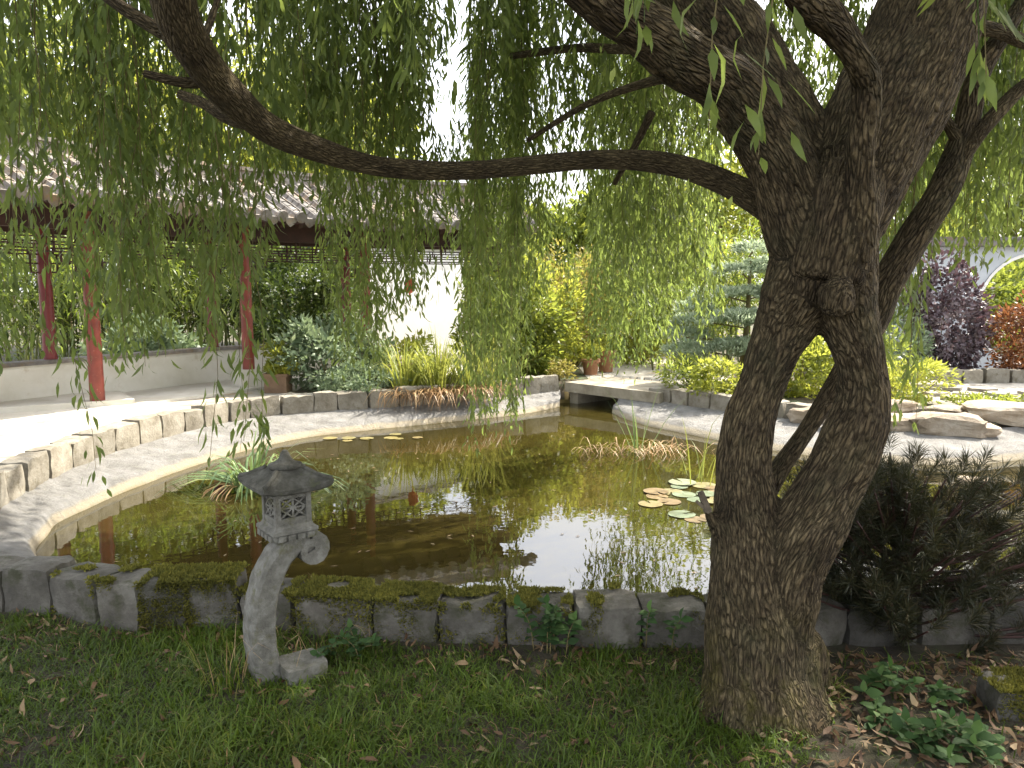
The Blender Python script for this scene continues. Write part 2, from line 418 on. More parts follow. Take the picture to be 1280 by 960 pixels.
# ------------------------------------------------------------------ foliage helpers (numpy)
def unit(a): return a / np.maximum(np.linalg.norm(a, axis=-1, keepdims=True), 1e-9)
def leaf_blades(base, d, nrm, L, W, rn, curve=0.0, rich=False):
    """base, direction, face normal (N,3); returns verts, tris, rnd"""
    N = len(base)
    d = unit(d); side = unit(np.cross(d, nrm)); up = np.cross(side, d)
    L = np.broadcast_to(L, N)[:, None]; W = np.broadcast_to(W, N)[:, None]; curve = np.broadcast_to(curve, N)[:, None]
    if rich:
        c1 = base + d * L * .35 + up * L * curve * .10; c2 = base + d * L * .7 + up * L * curve * .02; tip = base + d * L - up * L * curve * .22
        V = np.stack([base, c1 - side * W * .5, c1 + side * W * .5, c2 - side * W * .36, c2 + side * W * .36, tip], 1)
        T = np.array([[0, 2, 1], [1, 2, 4], [1, 4, 3], [3, 4, 5]]); k = 6
    else:
        c1 = base + d * L * .42 + up * L * curve * .1; tip = base + d * L - up * L * curve * .15
        V = np.stack([base, c1 - side * W * .5, c1 + side * W * .5, tip], 1)
        T = np.array([[0, 2, 1], [1, 2, 3]]); k = 4
    F = (np.arange(N) * k)[:, None, None] + T[None]
    return V.reshape(-1, 3), F.reshape(-1, 3), np.repeat(rn, k)
def join_np(parts):
    V, F, Rr = [], [], []; o = 0
    for v, f, r in parts:
        V.append(v); F.append(f + o); Rr.append(r); o += len(v)
    return np.concatenate(V), np.concatenate(F), np.concatenate(Rr)
def ribbons(base, d, bend, L, W, rn, seg=4):
    """long arching blades: start direction d, drooping by bend (0..1+)"""
    N = len(base); d = unit(d); h = d.copy(); h[:, 2] = 0; h = unit(h + 1e-6)
    side = np.stack([-h[:, 1], h[:, 0], np.zeros(N)], 1)
    ts = np.linspace(0, 1, seg + 1)
    rows = []
    L = np.broadcast_to(L, N)[:, None]; W = np.broadcast_to(W, N)[:, None]; bend = np.broadcast_to(bend, N)[:, None]
    p = base.copy(); rows.append((p, 0.7))
    for i in range(seg):
        t = (i + .5) / seg
        dd = unit(d * (1 - bend * t * .6) + h * bend * t * .7 + np.array([0, 0, -1.0]) * bend * t * t * 1.5)
        p = p + dd * L / seg
        rows.append((p, 1.0 - ((i + 1) / seg) ** 2 * .97))
    V = []
    for p, w in rows: V += [p - side * W * w * .5, p + side * W * w * .5]
    V = np.stack(V, 1); k = V.shape[1]
    T = []
    for i in range(seg): a = 2 * i; T += [[a, a + 1, a + 3], [a, a + 3, a + 2]]
    F = (np.arange(N) * k)[:, None, None] + np.array(T)[None]
    return V.reshape(-1, 3), F.reshape(-1, 3), np.repeat(rn, k)

def rand_dirs(n, g=NP):
    v = g.normal(size=(n, 3)); return unit(v)
def clump_points(n, k, radii, shell=0.55, spread=0.3, g=NP, bottom=-1.0):
    c = rand_dirs(k, g) * (shell + (1 - shell) * g.random((k, 1)) ** .6)
    c[:, 2] = np.maximum(c[:, 2], bottom)
    idx = g.integers(0, k, n)
    loc = rand_dirs(n, g) * (g.random((n, 1)) ** .45) * spread * (0.6 + 0.8 * g.random((k, 1))[idx])
    return (c[idx] + loc) * np.array(radii), c * np.array(radii), idx, loc

def stems_mb(root, tips, r0, r1, sag=0.1, n=5):
    mb = MB()
    for t in tips:
        a, b = Vector(root), Vector(t)
        m = (a + b) / 2 + Vector((rnd.uniform(-1, 1), rnd.uniform(-1, 1), 0)) * (b - a).length * sag
        pts = catmull([a, m, b], 3)
        mb.tube(pts, np.linspace(r0, r1, len(pts)), n)
    return mb

def bush(name, label, cat, pos, radii, n, lsize, mat, k=40, group=None, stem_mat='twig', shell=.5, spread=.32, upl=0.4, ratio=.45, rich=False, nst=9, bottom=-.7, part='foliage'):
    """leafy shrub: leaf clumps carried on stems; pos is the ground point"""
    o = empty(name, pos); tag(o, label, cat, group)
    C = np.array([0, 0, radii[2] * .95])
    P, cc, idx, loc = clump_points(n, k, radii, shell, spread, NP, bottom)
    d = unit(unit(P) * .5 + unit(loc + 1e-6) * .7 + NP.normal(size=(n, 3)) * .45 + np.array([0, 0, .1]))
    nr = unit(NP.normal(size=(n, 3)) * .6 + np.array([0, 0, upl]) + unit(P) * .5)
    rn = np.clip(NP.random(len(cc))[idx] * .55 + NP.random(n) * .45, 0, 1)
    L = lsize * (0.65 + .7 * NP.random(n))
    V, F, Rr = leaf_blades(P + C, d, nr, L, L * ratio, rn, 0.6, rich)
    V[:, 2] = np.maximum(V[:, 2], 0.01)
    link(part, mesh_tris(part, V, F, M[mat], {"rnd": Rr}), o)
    order = NP.permutation(len(cc))[:nst]
    st = stems_mb((0, 0, -.03), [cc[i] * .9 + C for i in order], max(.008, .012 * radii[2]), .004)
    st.build("stem", M[stem_mat], o)
    return o

def tree(label, pos, h, crown_r, n, lsize, mat, k=60, trunk_r=.16, group="trees behind the garden", cz=None, name="tree"):
    o = empty(name, pos); tag(o, label, "tree", group)
    cz = h - crown_r[2] if cz is None else cz
    P, cc, idx, loc = clump_points(n, k, crown_r, .45, .27, NP)
    d = unit(unit(loc + 1e-6) + NP.normal(size=(n, 3)) * .5 + np.array([0, 0, -.3]))
    nr = unit(NP.normal(size=(n, 3)) * .7 + np.array([0, 0, .6]))
    rn = np.clip(NP.random(len(cc))[idx] * .6 + NP.random(n) * .4, 0, 1)
    L = lsize * (.6 + .8 * NP.random(n))
    V, F, Rr = leaf_blades(P + np.array([0, 0, cz]), d, nr, L, L * .5, rn, .5)
    link("crown", mesh_tris("crown", V, F, M[mat], {"rnd": Rr}), o)
    mb = MB()
    tp = [(0, 0, -.1), (rnd.uniform(-.15, .15), rnd.uniform(-.1, .1), cz * .5), (rnd.uniform(-.25, .25), 0, cz), (0, 0, cz + crown_r[2] * .6)]
    c = catmull(tp, 4); mb.tube(c, np.linspace(trunk_r, trunk_r * .3, len(c)), 9)
    mb.build("trunk", M['twig'], o)
    lm = MB()
    for i in NP.permutation(len(cc))[:14]:
        a = c[rnd.randint(len(c) // 3, len(c) - 2)]
        b = cc[i] * .85 + np.array([0, 0, cz]); m = (a + b) / 2 + np.array([0, 0, .2])
        q = catmull([a, m, b], 3); lm.tube(q, np.linspace(trunk_r * .35, .012, len(q)), 6)
    lm.build("limb", M['twig'], o)
    return o

# ================================================================== SETTING
A_LEFT = [(1.30, 3.66), (0.2, 3.64), (-0.8, 3.66), (-1.45, 3.78), (-2.1, 3.98), (-2.8, 4.3), (-3.35, 4.75), (-3.62, 5.45), (-3.76, 6.13), (-3.81, 7.2),
          (-3.66, 8.05), (-3.42, 8.84), (-3.05, 9.5), (-2.43, 9.87), (-1.48, 10.26), (-0.45, 11.0), (0.73, 11.84)]
W_LEFT = [(1.30, 3.86), (0.2, 3.84), (-0.8, 3.88), (-1.35, 4.02), (-1.9, 4.22), (-2.65, 4.5), (-3.1, 4.95), (-3.33, 5.5), (-3.4, 6.01), (-3.29, 6.9),
          (-3.11, 7.7), (-2.79, 8.5), (-2.4, 9.1), (-1.87, 9.5), (-0.84, 10.15), (0.11, 10.79), (0.71, 11.5)]
A_RIGHT = [(1.52, 11.12), (2.07, 10.55), (2.55, 9.93), (3.39, 9.16), (4.1, 8.64), (4.85, 8.41), (5.7, 8.64), (7.0, 9.0), (8.4, 8.6), (9.2, 7.4), (9.0, 5.6), (7.6, 4.5), (5.8, 4.0), (4.2, 3.8), (2.6, 3.68), (1.30, 3.66)]
W_RIGHT = [(1.40, 10.93), (1.65, 10.02), (2.25, 9.1), (3.04, 8.16), (3.64, 7.81), (4.43, 7.63), (5.4, 7.95), (6.8, 8.2), (7.8, 7.9), (8.5, 7.1), (8.3, 5.9), (7.2, 4.9), (5.6, 4.3), (4.1, 4.05), (2.6, 3.9), (1.30, 3.86)]
CHAN = [(0.80, 11.92), (1.75, 12.75), (2.45, 11.95), (1.6, 11.15)]
def offs(P, d):
    out = []
    for i, p in enumerate(P):
        a = Vector(P[max(i - 1, 0)]); b = Vector(P[min(i + 1, len(P) - 1)])
        t = (b - a).normalized(); out.append((p[0] - t.y * d, p[1] + t.x * d))
    return out
POND = offs(A_LEFT[::-1], -.13)[::-1] + CHAN + offs(A_RIGHT, .13)[:-1]
POND = [Vector(p) for p in POND]
def in_poly(x, y, poly):
    c = np.zeros(x.shape, bool); n = len(poly)
    for i in range(n):
        (x1, y1), (x2, y2) = poly[i], poly[(i + 1) % n]
        cond = ((y1 > y) != (y2 > y))
        xi = (x2 - x1) * (y - y1) / ((y2 - y1) if abs(y2 - y1) > 1e-9 else 1e-9) + x1
        c ^= cond & (x < xi)
    return c
def dist_poly(x, y, poly, closed=True):
    d = np.full(x.shape, 1e9); n = len(poly)
    for i in range(n if closed else n - 1):
        ax, ay = poly[i]; bx, by = poly[(i + 1) % n]
        L2 = max((bx - ax) ** 2 + (by - ay) ** 2, 1e-9)
        t = np.clip(((x - ax) * (bx - ax) + (y - ay) * (by - ay)) / L2, 0, 1)
        d = np.minimum(d, np.hypot(x - ax - t * (bx - ax), y - ay - t * (by - ay)))
    return d
def sstep(a, b, x):
    t = np.clip((x - a) / (b - a), 0, 1); return t * t * (3 - 2 * t)
def ground_z(x, y):
    return 0.17 * sstep(4.2, 5.6, y) * (1 - .45 * sstep(1.2, 2.2, x) * sstep(12.5, 9.0, y))
PP = [tuple(p) for p in POND]
STEP = 0.1
gx = np.arange(-9, 12.001, STEP); gy = np.arange(-4, 17.001, STEP)
GX, GY = np.meshgrid(gx, gy)
assert in_poly(np.array([A_LEFT[8][0]]), np.array([A_LEFT[8][1]]), PP)[0] and in_poly(np.array([A_RIGHT[5][0]]), np.array([A_RIGHT[5][1]]), PP)[0]
inside = in_poly(GX, GY, PP); dd = dist_poly(GX, GY, PP)
rough = np.array([[noise.noise(Vector((x * 1.1, y * 1.1, 3))) * .025 + noise.noise(Vector((x * 5, y * 5, 9))) * .01 for x in gx] for y in gy])
GZ = ground_z(GX, GY) + rough
GZ = np.where(inside, np.where(dd < .09, -.1, -.62), GZ)
def zone(x, y):
    if in_poly(np.array([x]), np.array([y]), PP)[0]: return 3
    if y < 4.35: return 0
    # sandy path: between the kerb ring and the gallery, and over the bridge to the back right
    if x < -2.9 and y < 13.5 and (x < -3.2 or y < 10.6): return 1
    if 1.2 < x < 3.6 and y > 11.2 and (x - 1.2) < (y - 11.2) * 1.2 + .9 and y < 16.5: return 1
    if x > 4.6 and 9.0 < y < 11.9: return 1
    return 2
nx, ny = len(gx), len(gy)
sheets = {0: [], 1: [], 2: [], 3: []}
ins_c = in_poly(GX[:-1, :-1] + STEP / 2, GY[:-1, :-1] + STEP / 2, PP)
for j in range(ny - 1):
    for i in range(nx - 1):
        x, y = gx[i] + STEP / 2, gy[j] + STEP / 2
        if ins_c[j, i]: zz = 3
        elif y < 4.35: zz = 0
        elif x < -2.6 and y < 13.5 and (x < -3.0 or y < 10.6): zz = 1
        elif 1.2 < x < 3.4 and y > 11.2 and y < 16.5: zz = 1
        elif x > 4.6 and 9.0 < y < 11.9: zz = 1
        else: zz = 2
        a = j * nx + i
        sheets[zz].append((a, a + 1, a + nx + 1, a + nx))
allv = np.stack([GX, GY, GZ], -1).reshape(-1, 3)
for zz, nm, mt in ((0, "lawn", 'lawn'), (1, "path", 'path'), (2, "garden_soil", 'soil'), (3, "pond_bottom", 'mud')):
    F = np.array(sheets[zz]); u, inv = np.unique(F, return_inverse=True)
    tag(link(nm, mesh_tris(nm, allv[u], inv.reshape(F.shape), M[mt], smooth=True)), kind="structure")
# far ground out to the horizon, a little below the garden sheets
mb = MB(); B = 400
mb.add([(-B, -B, -.72), (B, -B, -.72), (B, B, -.72), (-B, B, -.72)], [(0, 1, 2, 3)])
tag(mb.build("ground", M['soil']), kind="structure")
fv = [(-60, -40), (-9, -40), (12, -40), (70, -40), (-60, -4), (-9, -4), (12, -4), (70, -4), (-60, 17), (-9, 17), (12, 17), (70, 17), (-60, 120), (-9, 120), (12, 120), (70, 120)]
mb = MB(); mb.add([(x, y, .1 if y > 4 else -.01) for x, y in fv], [(a, a + 1, a + 5, a + 4) for a in (0, 1, 2, 4, 6, 8, 9, 10)])
tag(mb.build("field", M['soil']), kind="structure")
# water
mb = MB(); mb.add([(-4.3, 3.55, -.15), (9.6, 3.55, -.15), (9.6, 13.0, -.15), (-4.3, 13.0, -.15)], [(0, 1, 2, 3)])
tag(mb.build("water", M['water']), kind="structure")

def apron(A, W, name):
    a = np.array(catmull([(*p, 0) for p in A], 6)); w = np.array(catmull([(*p, 0) for p in W], 6))
    rows = []
    for t, z in ((-.12, .05), (0, .03), (.3, -.012), (.62, -.035), (.82, -.055), (.9, -.085), (1.0, -.15), (1.12, -.3), (1.35, -.6)):
        p = a + (w - a) * t
        for i in range(len(p)):
            q = noise.noise(Vector((p[i][0] * 2.2, p[i][1] * 2.2, 1)))
            p[i][0] += q * .03 * (t > 0); p[i][1] += q * .03 * (t > 0)
            p[i][2] = z + (.018 * noise.noise(Vector((p[i][0] * 6, p[i][1] * 6, 5))) if .1 < t < 1 else 0)
        rows.append(p)
    n = len(a); V = np.concatenate(rows); F = []
    for r in range(len(rows) - 1):
        for i in range(n - 1): F.append((r * n + i, r * n + i + 1, (r + 1) * n + i + 1, (r + 1) * n + i))
    tag(link(name, mesh_tris(name, V, np.array(F), M['concrete'], smooth=True)), kind="structure")
apron(A_LEFT, W_LEFT, "pond_apron")
apron(A_RIGHT, W_RIGHT, "pond_apron")

# ------------------------------------------------------------------ stones
def stone_mesh(name, sx, sy, sz, mat, seed, n=4, rough=.014, chip=.12):
    """rough dressed block; origin at the middle of its base"""
    bm = bmesh.new(); bmesh.ops.create_cube(bm, size=1.0)
    bmesh.ops.subdivide_edges(bm, edges=bm.edges[:], cuts=n, use_grid_fill=True)
    k = Vector((rnd.uniform(-.06, .06), rnd.uniform(-.06, .06)))
    for v in bm.verts:
        p = v.co * 2
        m = max(abs(p.x), abs(p.y), abs(p.z))
        s = Vector((p.x, p.y, p.z)); l = (abs(s.x) ** 11 + abs(s.y) ** 11 + abs(s.z) ** 11) ** (1 / 11)
        q = s / l * m
        q = Vector((q.x * sx / 2 + q.z * k.x * sx * .3, q.y * sy / 2 + q.z * k.y * sy * .3, q.z * sz / 2))
        nz = noise.noise_vector(q * 9 + Vector((seed * 3.1, seed, 0))) * rough + noise.noise_vector(q * 28 + Vector((seed, 2, 0))) * rough * .45
        q += nz; q.z += sz / 2 + chip * sz * .3 * noise.noise(Vector((q.x * 4 + seed, q.y * 4, 1)))
        v.co = q
    me = bpy.data.meshes.new(name); bm.to_mesh(me); bm.free(); me.materials.append(mat)
    me.polygons.foreach_set("use_smooth", np.ones(len(me.polygons), dtype=bool))
    try:
        me.set_sharp_from_angle(angle=R(35))
    except Exception: pass
    return me

def moss_on(stone, sx, sy, sz, seed, cover=.15, n=5000):
    g = np.random.default_rng(seed)
    # points on the top, and hanging down the front
    u = g.random(n); top = u < (.38 if seed in (26, 27) else .74)
    x = (g.random(n) - .5) * sx * .98
    y = np.where(top, (g.random(n) - .5) * sy, -sy / 2 + .004)
    z = np.where(top, sz + .004, sz * (1 - .9 * g.random(n) ** 1.3))
    keep = np.array([noise.noise(Vector((a * 9 + seed, b * 9 + c * 9, seed))) > -cover for a, b, c in zip(x, y, z)])
    x, y, z, top = x[keep], y[keep], z[keep], top[keep]; n = len(x)
    nr = np.where(top[:, None], np.array([0, 0, 1.0]), np.array([0, -1.0, .2]))
    d = unit(nr + g.normal(size=(n, 3)) * .6)
    hgt = np.array([.5 + .6 * noise.noise(Vector((a * 30, b * 30, c * 30))) for a, b, c in zip(x, y, z)])
    rn = np.clip(.45 + hgt * .35 + g.normal(size=n) * .18, 0, 1)
    L = .012 + .016 * np.clip(hgt, 0, 1)
    V, F, Rr = leaf_blades(np.stack([x, y, z], 1) - nr * .006, d, rand_dirs(n, g), L, .009, rn)
    me = mesh_tris("moss", V, F, M['moss'], {"rnd": Rr})
    tag(link("moss", me, stone), kind="stuff")

kerb = empty("stone_kerb", (0.3, 3.45, 0))
tag(kerb, "low kerb of big mossy grey stone blocks along the near pond edge", "stone kerb")
bx = [-200, -130, -66, 2, 63, 121, 173, 236, 300, 366, 466, 548, 632, 716, 803, 886, 975, 1060, 1150, 1240, 1330, 1430, 1540, 1650]
def near_y(x): return float(np.interp(x, [-200, -80, 0, 60, 150, 230, 300, 400, 500, 700, 880, 1650], [742, 756, 765, 769, 790, 788, 786, 792, 801, 806, 809, 800]))
mossy = {236: .3, 300: .05, 366: .22, 466: .3, 548: .0, 632: .02, 173: .5, 716: -.3, 803: -.3, 63: -.34, 121: -.4}
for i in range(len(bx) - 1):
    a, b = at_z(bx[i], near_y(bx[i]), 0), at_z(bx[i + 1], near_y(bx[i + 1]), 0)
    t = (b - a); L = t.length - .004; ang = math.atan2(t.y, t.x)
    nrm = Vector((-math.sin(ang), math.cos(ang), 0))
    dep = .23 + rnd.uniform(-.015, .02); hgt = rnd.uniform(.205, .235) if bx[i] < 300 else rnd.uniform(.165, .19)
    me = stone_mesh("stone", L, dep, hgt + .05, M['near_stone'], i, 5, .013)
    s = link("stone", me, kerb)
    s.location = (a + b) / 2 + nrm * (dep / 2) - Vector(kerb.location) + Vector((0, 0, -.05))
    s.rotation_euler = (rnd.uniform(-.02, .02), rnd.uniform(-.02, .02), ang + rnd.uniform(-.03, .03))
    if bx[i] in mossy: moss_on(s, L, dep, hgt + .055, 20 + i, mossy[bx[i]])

ring_var = [stone_mesh("stone", .30 + .05 * (k % 3), .22, .28 + .02 * (k % 2), M['ring_stone'], 50 + k, 3, .016, .2) for k in range(8)]
ring_len = [.30 + .05 * (k % 3) for k in range(8)]
def stone_run(P, parent, off=0.115, z=-.02, start=0):
    c = catmull([(*p, 0) for p in P], 10)
    c = [Vector(p) for p in c]; base = Vector(parent.location)
    s = 0.0; cum = [0]
    for i in range(1, len(c)): cum.append(cum[-1] + (c[i] - c[i - 1]).length)
    def pt(d): 
        k = min(max(int(np.searchsorted(cum, d)), 1), len(c) - 1)
        f = (d - cum[k - 1]) / max(cum[k] - cum[k - 1], 1e-9); return c[k - 1] + (c[k] - c[k - 1]) * f
    while s + .4 < cum[-1]:
        k = rnd.randrange(8); L = ring_len[k] + .002
        a, b = pt(s), pt(s + L); t = (b - a).normalized(); n = Vector((-t.y, t.x, 0))
        o = link("stone", ring_var[k], parent)
        o.location = (a + b) / 2 + n * off + Vector((0, 0, z + rnd.uniform(-.015, .015))) - base
        o.rotation_euler = (rnd.uniform(-.05, .05), rnd.uniform(-.04, .04), math.atan2(t.y, t.x) + rnd.choice((0, math.pi)) + rnd.uniform(-.05, .05))
        s += L
ring = empty("stone_kerb", (-3.7, 7.2, 0))
tag(ring, "sunlit ring of pale square kerb stones around the far left side of the pond", "stone kerb")
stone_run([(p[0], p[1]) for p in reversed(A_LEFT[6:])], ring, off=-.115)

rk = empty("stone_kerb", (2.3, 10.3, 0))
tag(rk, "short row of rough brown kerb stones right of the footbridge", "stone kerb")
stone_run([(3.5, 9.08), (2.55, 9.98), (2.07, 10.62), (1.65, 11.1)], rk, off=-.13, z=-.04)
# flat boulders along the right bank
def rock_mesh(sx, sy, sz, seed):
    bm = bmesh.new(); bmesh.ops.create_icosphere(bm, subdivisions=3, radius=1)
    for v in bm.verts:
        p = v.co.copy(); l = (abs(p.x) ** 4 + abs(p.y) ** 4 + abs(p.z) ** 4) ** .25; p = p / l
        p += noise.noise_vector(p * 1.2 + Vector((seed * 5.3, 0, 0))) * .32 + noise.noise_vector(p * 4 + Vector((seed, 0, 0))) * .09
        v.co = Vector((p.x * sx / 2, p.y * sy / 2, p.z * sz / 2 + sz * .3))
    me = bpy.data.meshes.new("boulder"); bm.to_mesh(me); bm.free(); me.materials.append(M['rock'])
    return me
rocks = [(1130, 528, 8.75, .62, .4, .24, "tan flat boulder on the right bank nearest the willow trunk"),
         (1185, 528, 8.5, .75, .4, .26, "wide overhanging tan boulder in the middle of the right bank"),
         (1222, 536, 8.45, .36, .3, .14, "small pale cream rock in front of the wide tan boulder"),
         (1262, 512, 8.9, .9, .5, .24, "brownish slab rock at the right picture edge above the pond"),
         (1062, 520, 8.75, .5, .36, .2, "tan rock half hidden behind the willow's right stem"),
         (1010, 516, 9.2, .4, .34, .22, "pale rock seen through the hole in the willow trunk"),
         (1190, 512, 9.2, .5, .4, .12, "flat grey stone lying behind the wide tan boulder"),
         (1110, 505, 9.5, .6, .4, .16, "low grey stone at the foot of the yellow green juniper"),
         (1220, 594, 6.95, .28, .2, .08, "small pale stone standing out of the water near the right bank"),
         (1340, 520, 8.8, .8, .5, .26, "tan boulder beyond the right picture edge")]
for i, (px, py, D, sx, sy, sz, lb) in enumerate(rocks):
    p = at_d(px, py, D); o = link("boulder", rock_mesh(sx, sy, sz, i + 1))
    zb = float(ground_z(np.array(p.x), np.array(p.y))) if D > 8 else -.19
    o.location = (p.x, p.y, min(p.z - sz * .45, .12) if D > 8 else -.17); o.rotation_euler = (0, 0, rnd.uniform(-.3, .3))
    tag(o, lb, "boulder", "boulders on the right bank")

# ------------------------------------------------------------------ footbridge
bw = Vector((0.75, .66, 0)); b0, b1 = Vector((0.80, 11.86, 0)), Vector((2.0, 10.6, 0))
br = empty("footbridge", b0); tag(br, "low flat stone slab footbridge over the pond inlet", "footbridge")
mb = MB(); q = [b0 - b0, b1 - b0, b1 - b0 + bw * 1.1, bw * 1.1]
mb.prism([(p.x, p.y) for p in q], .03, .175); mb.build("slab", M['slab'], br)
for t in (.02, .9):
    mb = MB(); e = (b1 - b0) * t
    mb.prism([(v.x, v.y) for v in (e + bw * .08, e + (b1 - b0) * .09 + bw * .08, e + (b1 - b0) * .09 + bw * 1.0, e + bw * 1.0)], -.5, .027)
    mb.build("abutment", M['slab'], br)

# ================================================================== GALLERY (covered walk)
FR = [(-6.2, 7.15), (-4.94, 9.3), (-3.76, 11.2), (-2.3, 12.45), (0.1, 13.3)]
def miter(P, d):
    out = []
    for i in range(len(P)):
        ns = []
        if i > 0: t = (Vector(P[i]) - Vector(P[i - 1])).normalized(); ns.append(Vector((t.y, -t.x)))
        if i < len(P) - 1: t = (Vector(P[i + 1]) - Vector(P[i])).normalized(); ns.append(Vector((t.y, -t.x)))
        n = sum(ns, Vector((0, 0))).normalized(); k = 1 / max(n.dot(ns[0]), .5)
        out.append(Vector(P[i]) + n * d * k)
    return out          # d > 0: towards the pond
FRP = [(FR[0][0] - 1.5, FR[0][1] - 2.5)] + FR
gal = empty("covered_gallery", (-3.76, 11.2, 0))
tag(gal, "open red columned gallery with grey tiled roof beyond the left bank", "pavilion")
gl0 = Vector(gal.location)
def G(v, z): return Vector((v[0], v[1], z)) - gl0
DE, DR, DB = .82, -.5, -1.85
E_, R_, Bk = miter(FRP, DE), miter(FRP, DR), miter(FRP, DB)
BK = miter(FRP, -.95)
ZE, ZR, ZF = 2.5, 3.1, .2
# floor
mb = MB(); fo, fi = miter(FRP, .28), miter(FRP, -1.3)
for i in range(len(FRP) - 1):
    vs = [fo[i], fo[i + 1], fi[i + 1], fi[i]]
    mb.prism([(v.x - gl0.x, v.y - gl0.y) for v in vs], -.1, ZF)
mb.build("floor_slab", M['plaster'], gal)
mb = MB(); c1, c2 = at_z(-150, 520, .26), at_z(168, 499, .26)
mb.prism([(v.x - gl0.x, v.y - gl0.y) for v in (c1, c2, c2 + Vector((-.55, .75, 0)), c1 + Vector((-.6, .8, 0)))], .0, .262)
mb.build("step", M['plaster'], gal)
# columns
def column(x, y, mat, r, plinth):
    m = MB(); zz = ZF + (.24 if plinth else .0)
    n = 14; prof = [(r * 1.04, zz), (r * 1.02, zz + .5), (r, zz + 1.3), (r * .94, 2.47)]
    m.loft([[G((x + math.cos(2 * math.pi * k / n) * rr, y + math.sin(2 * math.pi * k / n) * rr), z) for k in range(n)] for rr, z in prof], True)
    c = m.build("column", M[mat], gal)
    m = MB(); s = .34 if plinth else .22
    m.box(G((x, y), ZF + (.12 if plinth else .02)), (s, s, .24 if plinth else .04), rz=.7); m.build("plinth", M['plaster'], c)
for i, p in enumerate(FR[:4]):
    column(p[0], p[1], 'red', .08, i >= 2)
    b = BK[i + 1]; column(b.x, b.y, 'shaded_red', .078, False)
# beams, rafters, lattice, low wall per bay
for i in range(len(FRP) - 1):
    for line, mt in ((FRP, 'wood'), (BK, 'wood')):
        a, b = line[i], line[i + 1]
        mb = MB(); mb.bar(G(a, 2.36), G(b, 2.36), .10, .22); mb.build("beam", M[mt], gal)
        A, Bp = Vector(a), Vector(b); L = (Bp - A).length; t = (Bp - A) / L
        mb = MB(); z0, z1 = 2.0, 2.24
        for z in (z0, z0 + .08, z0 + .16): mb.bar(G(A, z), G(Bp, z), .022, .018)
        u = .12; k = 0
        while u < L - .1:
            lo, hi = ((z0, z0 + .08), (z0 + .08, z0 + .16), (z0, z0 + .25), (z0 + .16, z0 + .25))[k % 4]
            mb.bar(G(A + t * u, lo), G(A + t * u, hi), .018, .022); u += (.09, .13, .07, .15)[k % 4]; k += 1
        for e, s in ((A, 1), (Bp, -1)):       # stepped brackets beside the columns
            for q, hgt in ((.16, .22), (.32, .11)):
                mb.bar(G(e + t * s * q, z0), G(e + t * s * q, z0 - hgt), .018, .022)
                mb.bar(G(e, z0 - hgt), G(e + t * s * q, z0 - hgt), .022, .018)
        mb.build("lattice", M['wood'], gal)
    a, b = BK[i], BK[i + 1]
    if i < 4:
        mb = MB(); mb.bar(G(a, .42), G(b, .42), .16, .48); w = mb.build("low_wall", M['plaster'], gal)
        mb = MB(); mb.bar(G(a, .685), G(b, .685), .24, .05); mb.build("coping", M['tile'], w)
    # rafters under the eave
    L = (E_[i + 1] - E_[i]).length
    mb = MB()
    for k in range(int(L / .26)):
        f = (k + .5) * .26 / L; e = E_[i].lerp(E_[i + 1], f); r_ = R_[i].lerp(R_[i + 1], f); bk = Bk[i].lerp(Bk[i + 1], f)
        mb.bar(G(r_, ZR - .13), G(e.lerp(r_, .06), ZE - .07), .05, .06)
        mb.bar(G(r_, ZR - .13), G(bk.lerp(r_, .06), ZE - .07), .05, .06)
    mb.build("rafter_set", M['wood'], gal)
# roof
roof = None
mb = MB()
for i in range(len(FRP) - 1):
    for (P0, P1, s) in ((E_[i], E_[i + 1], 1), (Bk[i], Bk[i + 1], -1)):
        top = [G(P0, ZE), G(P1, ZE), G(R_[i + 1], ZR), G(R_[i], ZR)]
        bot = [p - Vector((0, 0, .05)) for p in top]
        vs = top + bot
        fs = [(0, 1, 2, 3), (7, 6, 5, 4), (0, 4, 5, 1), (1, 5, 6, 2), (2, 6, 7, 3), (3, 7, 4, 0)]
        if s < 0: fs = [tuple(reversed(f)) for f in fs]
        mb.add(vs, fs)
roof = mb.build("roof", M['wood'], gal)
# pan and cover tiles
def half_tile(L, r0, r1, up, th=.012, n=6):
    m = MB(); rings = []
    for x, r in ((0, r0), (L, r1)):
        ring = [(x, -r * math.cos(math.pi * k / n), up * r * math.sin(math.pi * k / n)) for k in range(n + 1)]
        ring += [(x, -(r - th) * math.cos(math.pi * k / n), up * (r - th) * math.sin(math.pi * k / n)) for k in range(n, -1, -1)]
        rings.append([Vector(p) for p in ring])
    m.loft(rings); return m
NC = 9
tile_me = half_tile(.19, .078, .066, 1).mesh("roof_tile", M['tile'])
pan_me = half_tile(.19, .075, .085, -1).mesh("pan_tile", M['tile'])
m = MB()   # round eave end disc with a drip lip
n = 12
m.loft([[Vector((x, .08 * math.cos(2 * math.pi * k / n), .08 * math.sin(2 * math.pi * k / n) + .01)) for k in range(n)] for x in (-.02, .015)])
end_me = m.mesh("tile_end", M['tile'])
m = MB(); pts = [(-.1, .02), (-.07, -.06), (0, -.115), (.07, -.06), (.1, .02)]
m.loft([[Vector((x, y, z)) for y, z in pts] for x in (-.012, .012)])
drip_me = m.mesh("drip_tile", M['tile'])
def tile_frame(e, r, f):
    a, b = G(e, ZE), G(r, ZR); ax = (b - a).normalized()
    y = Vector((0, 0, 1)).cross(ax).normalized(); z = ax.cross(y)
    Mx = Matrix((ax, y, z)).transposed().to_4x4()
    return a, b, Mx
cand = []
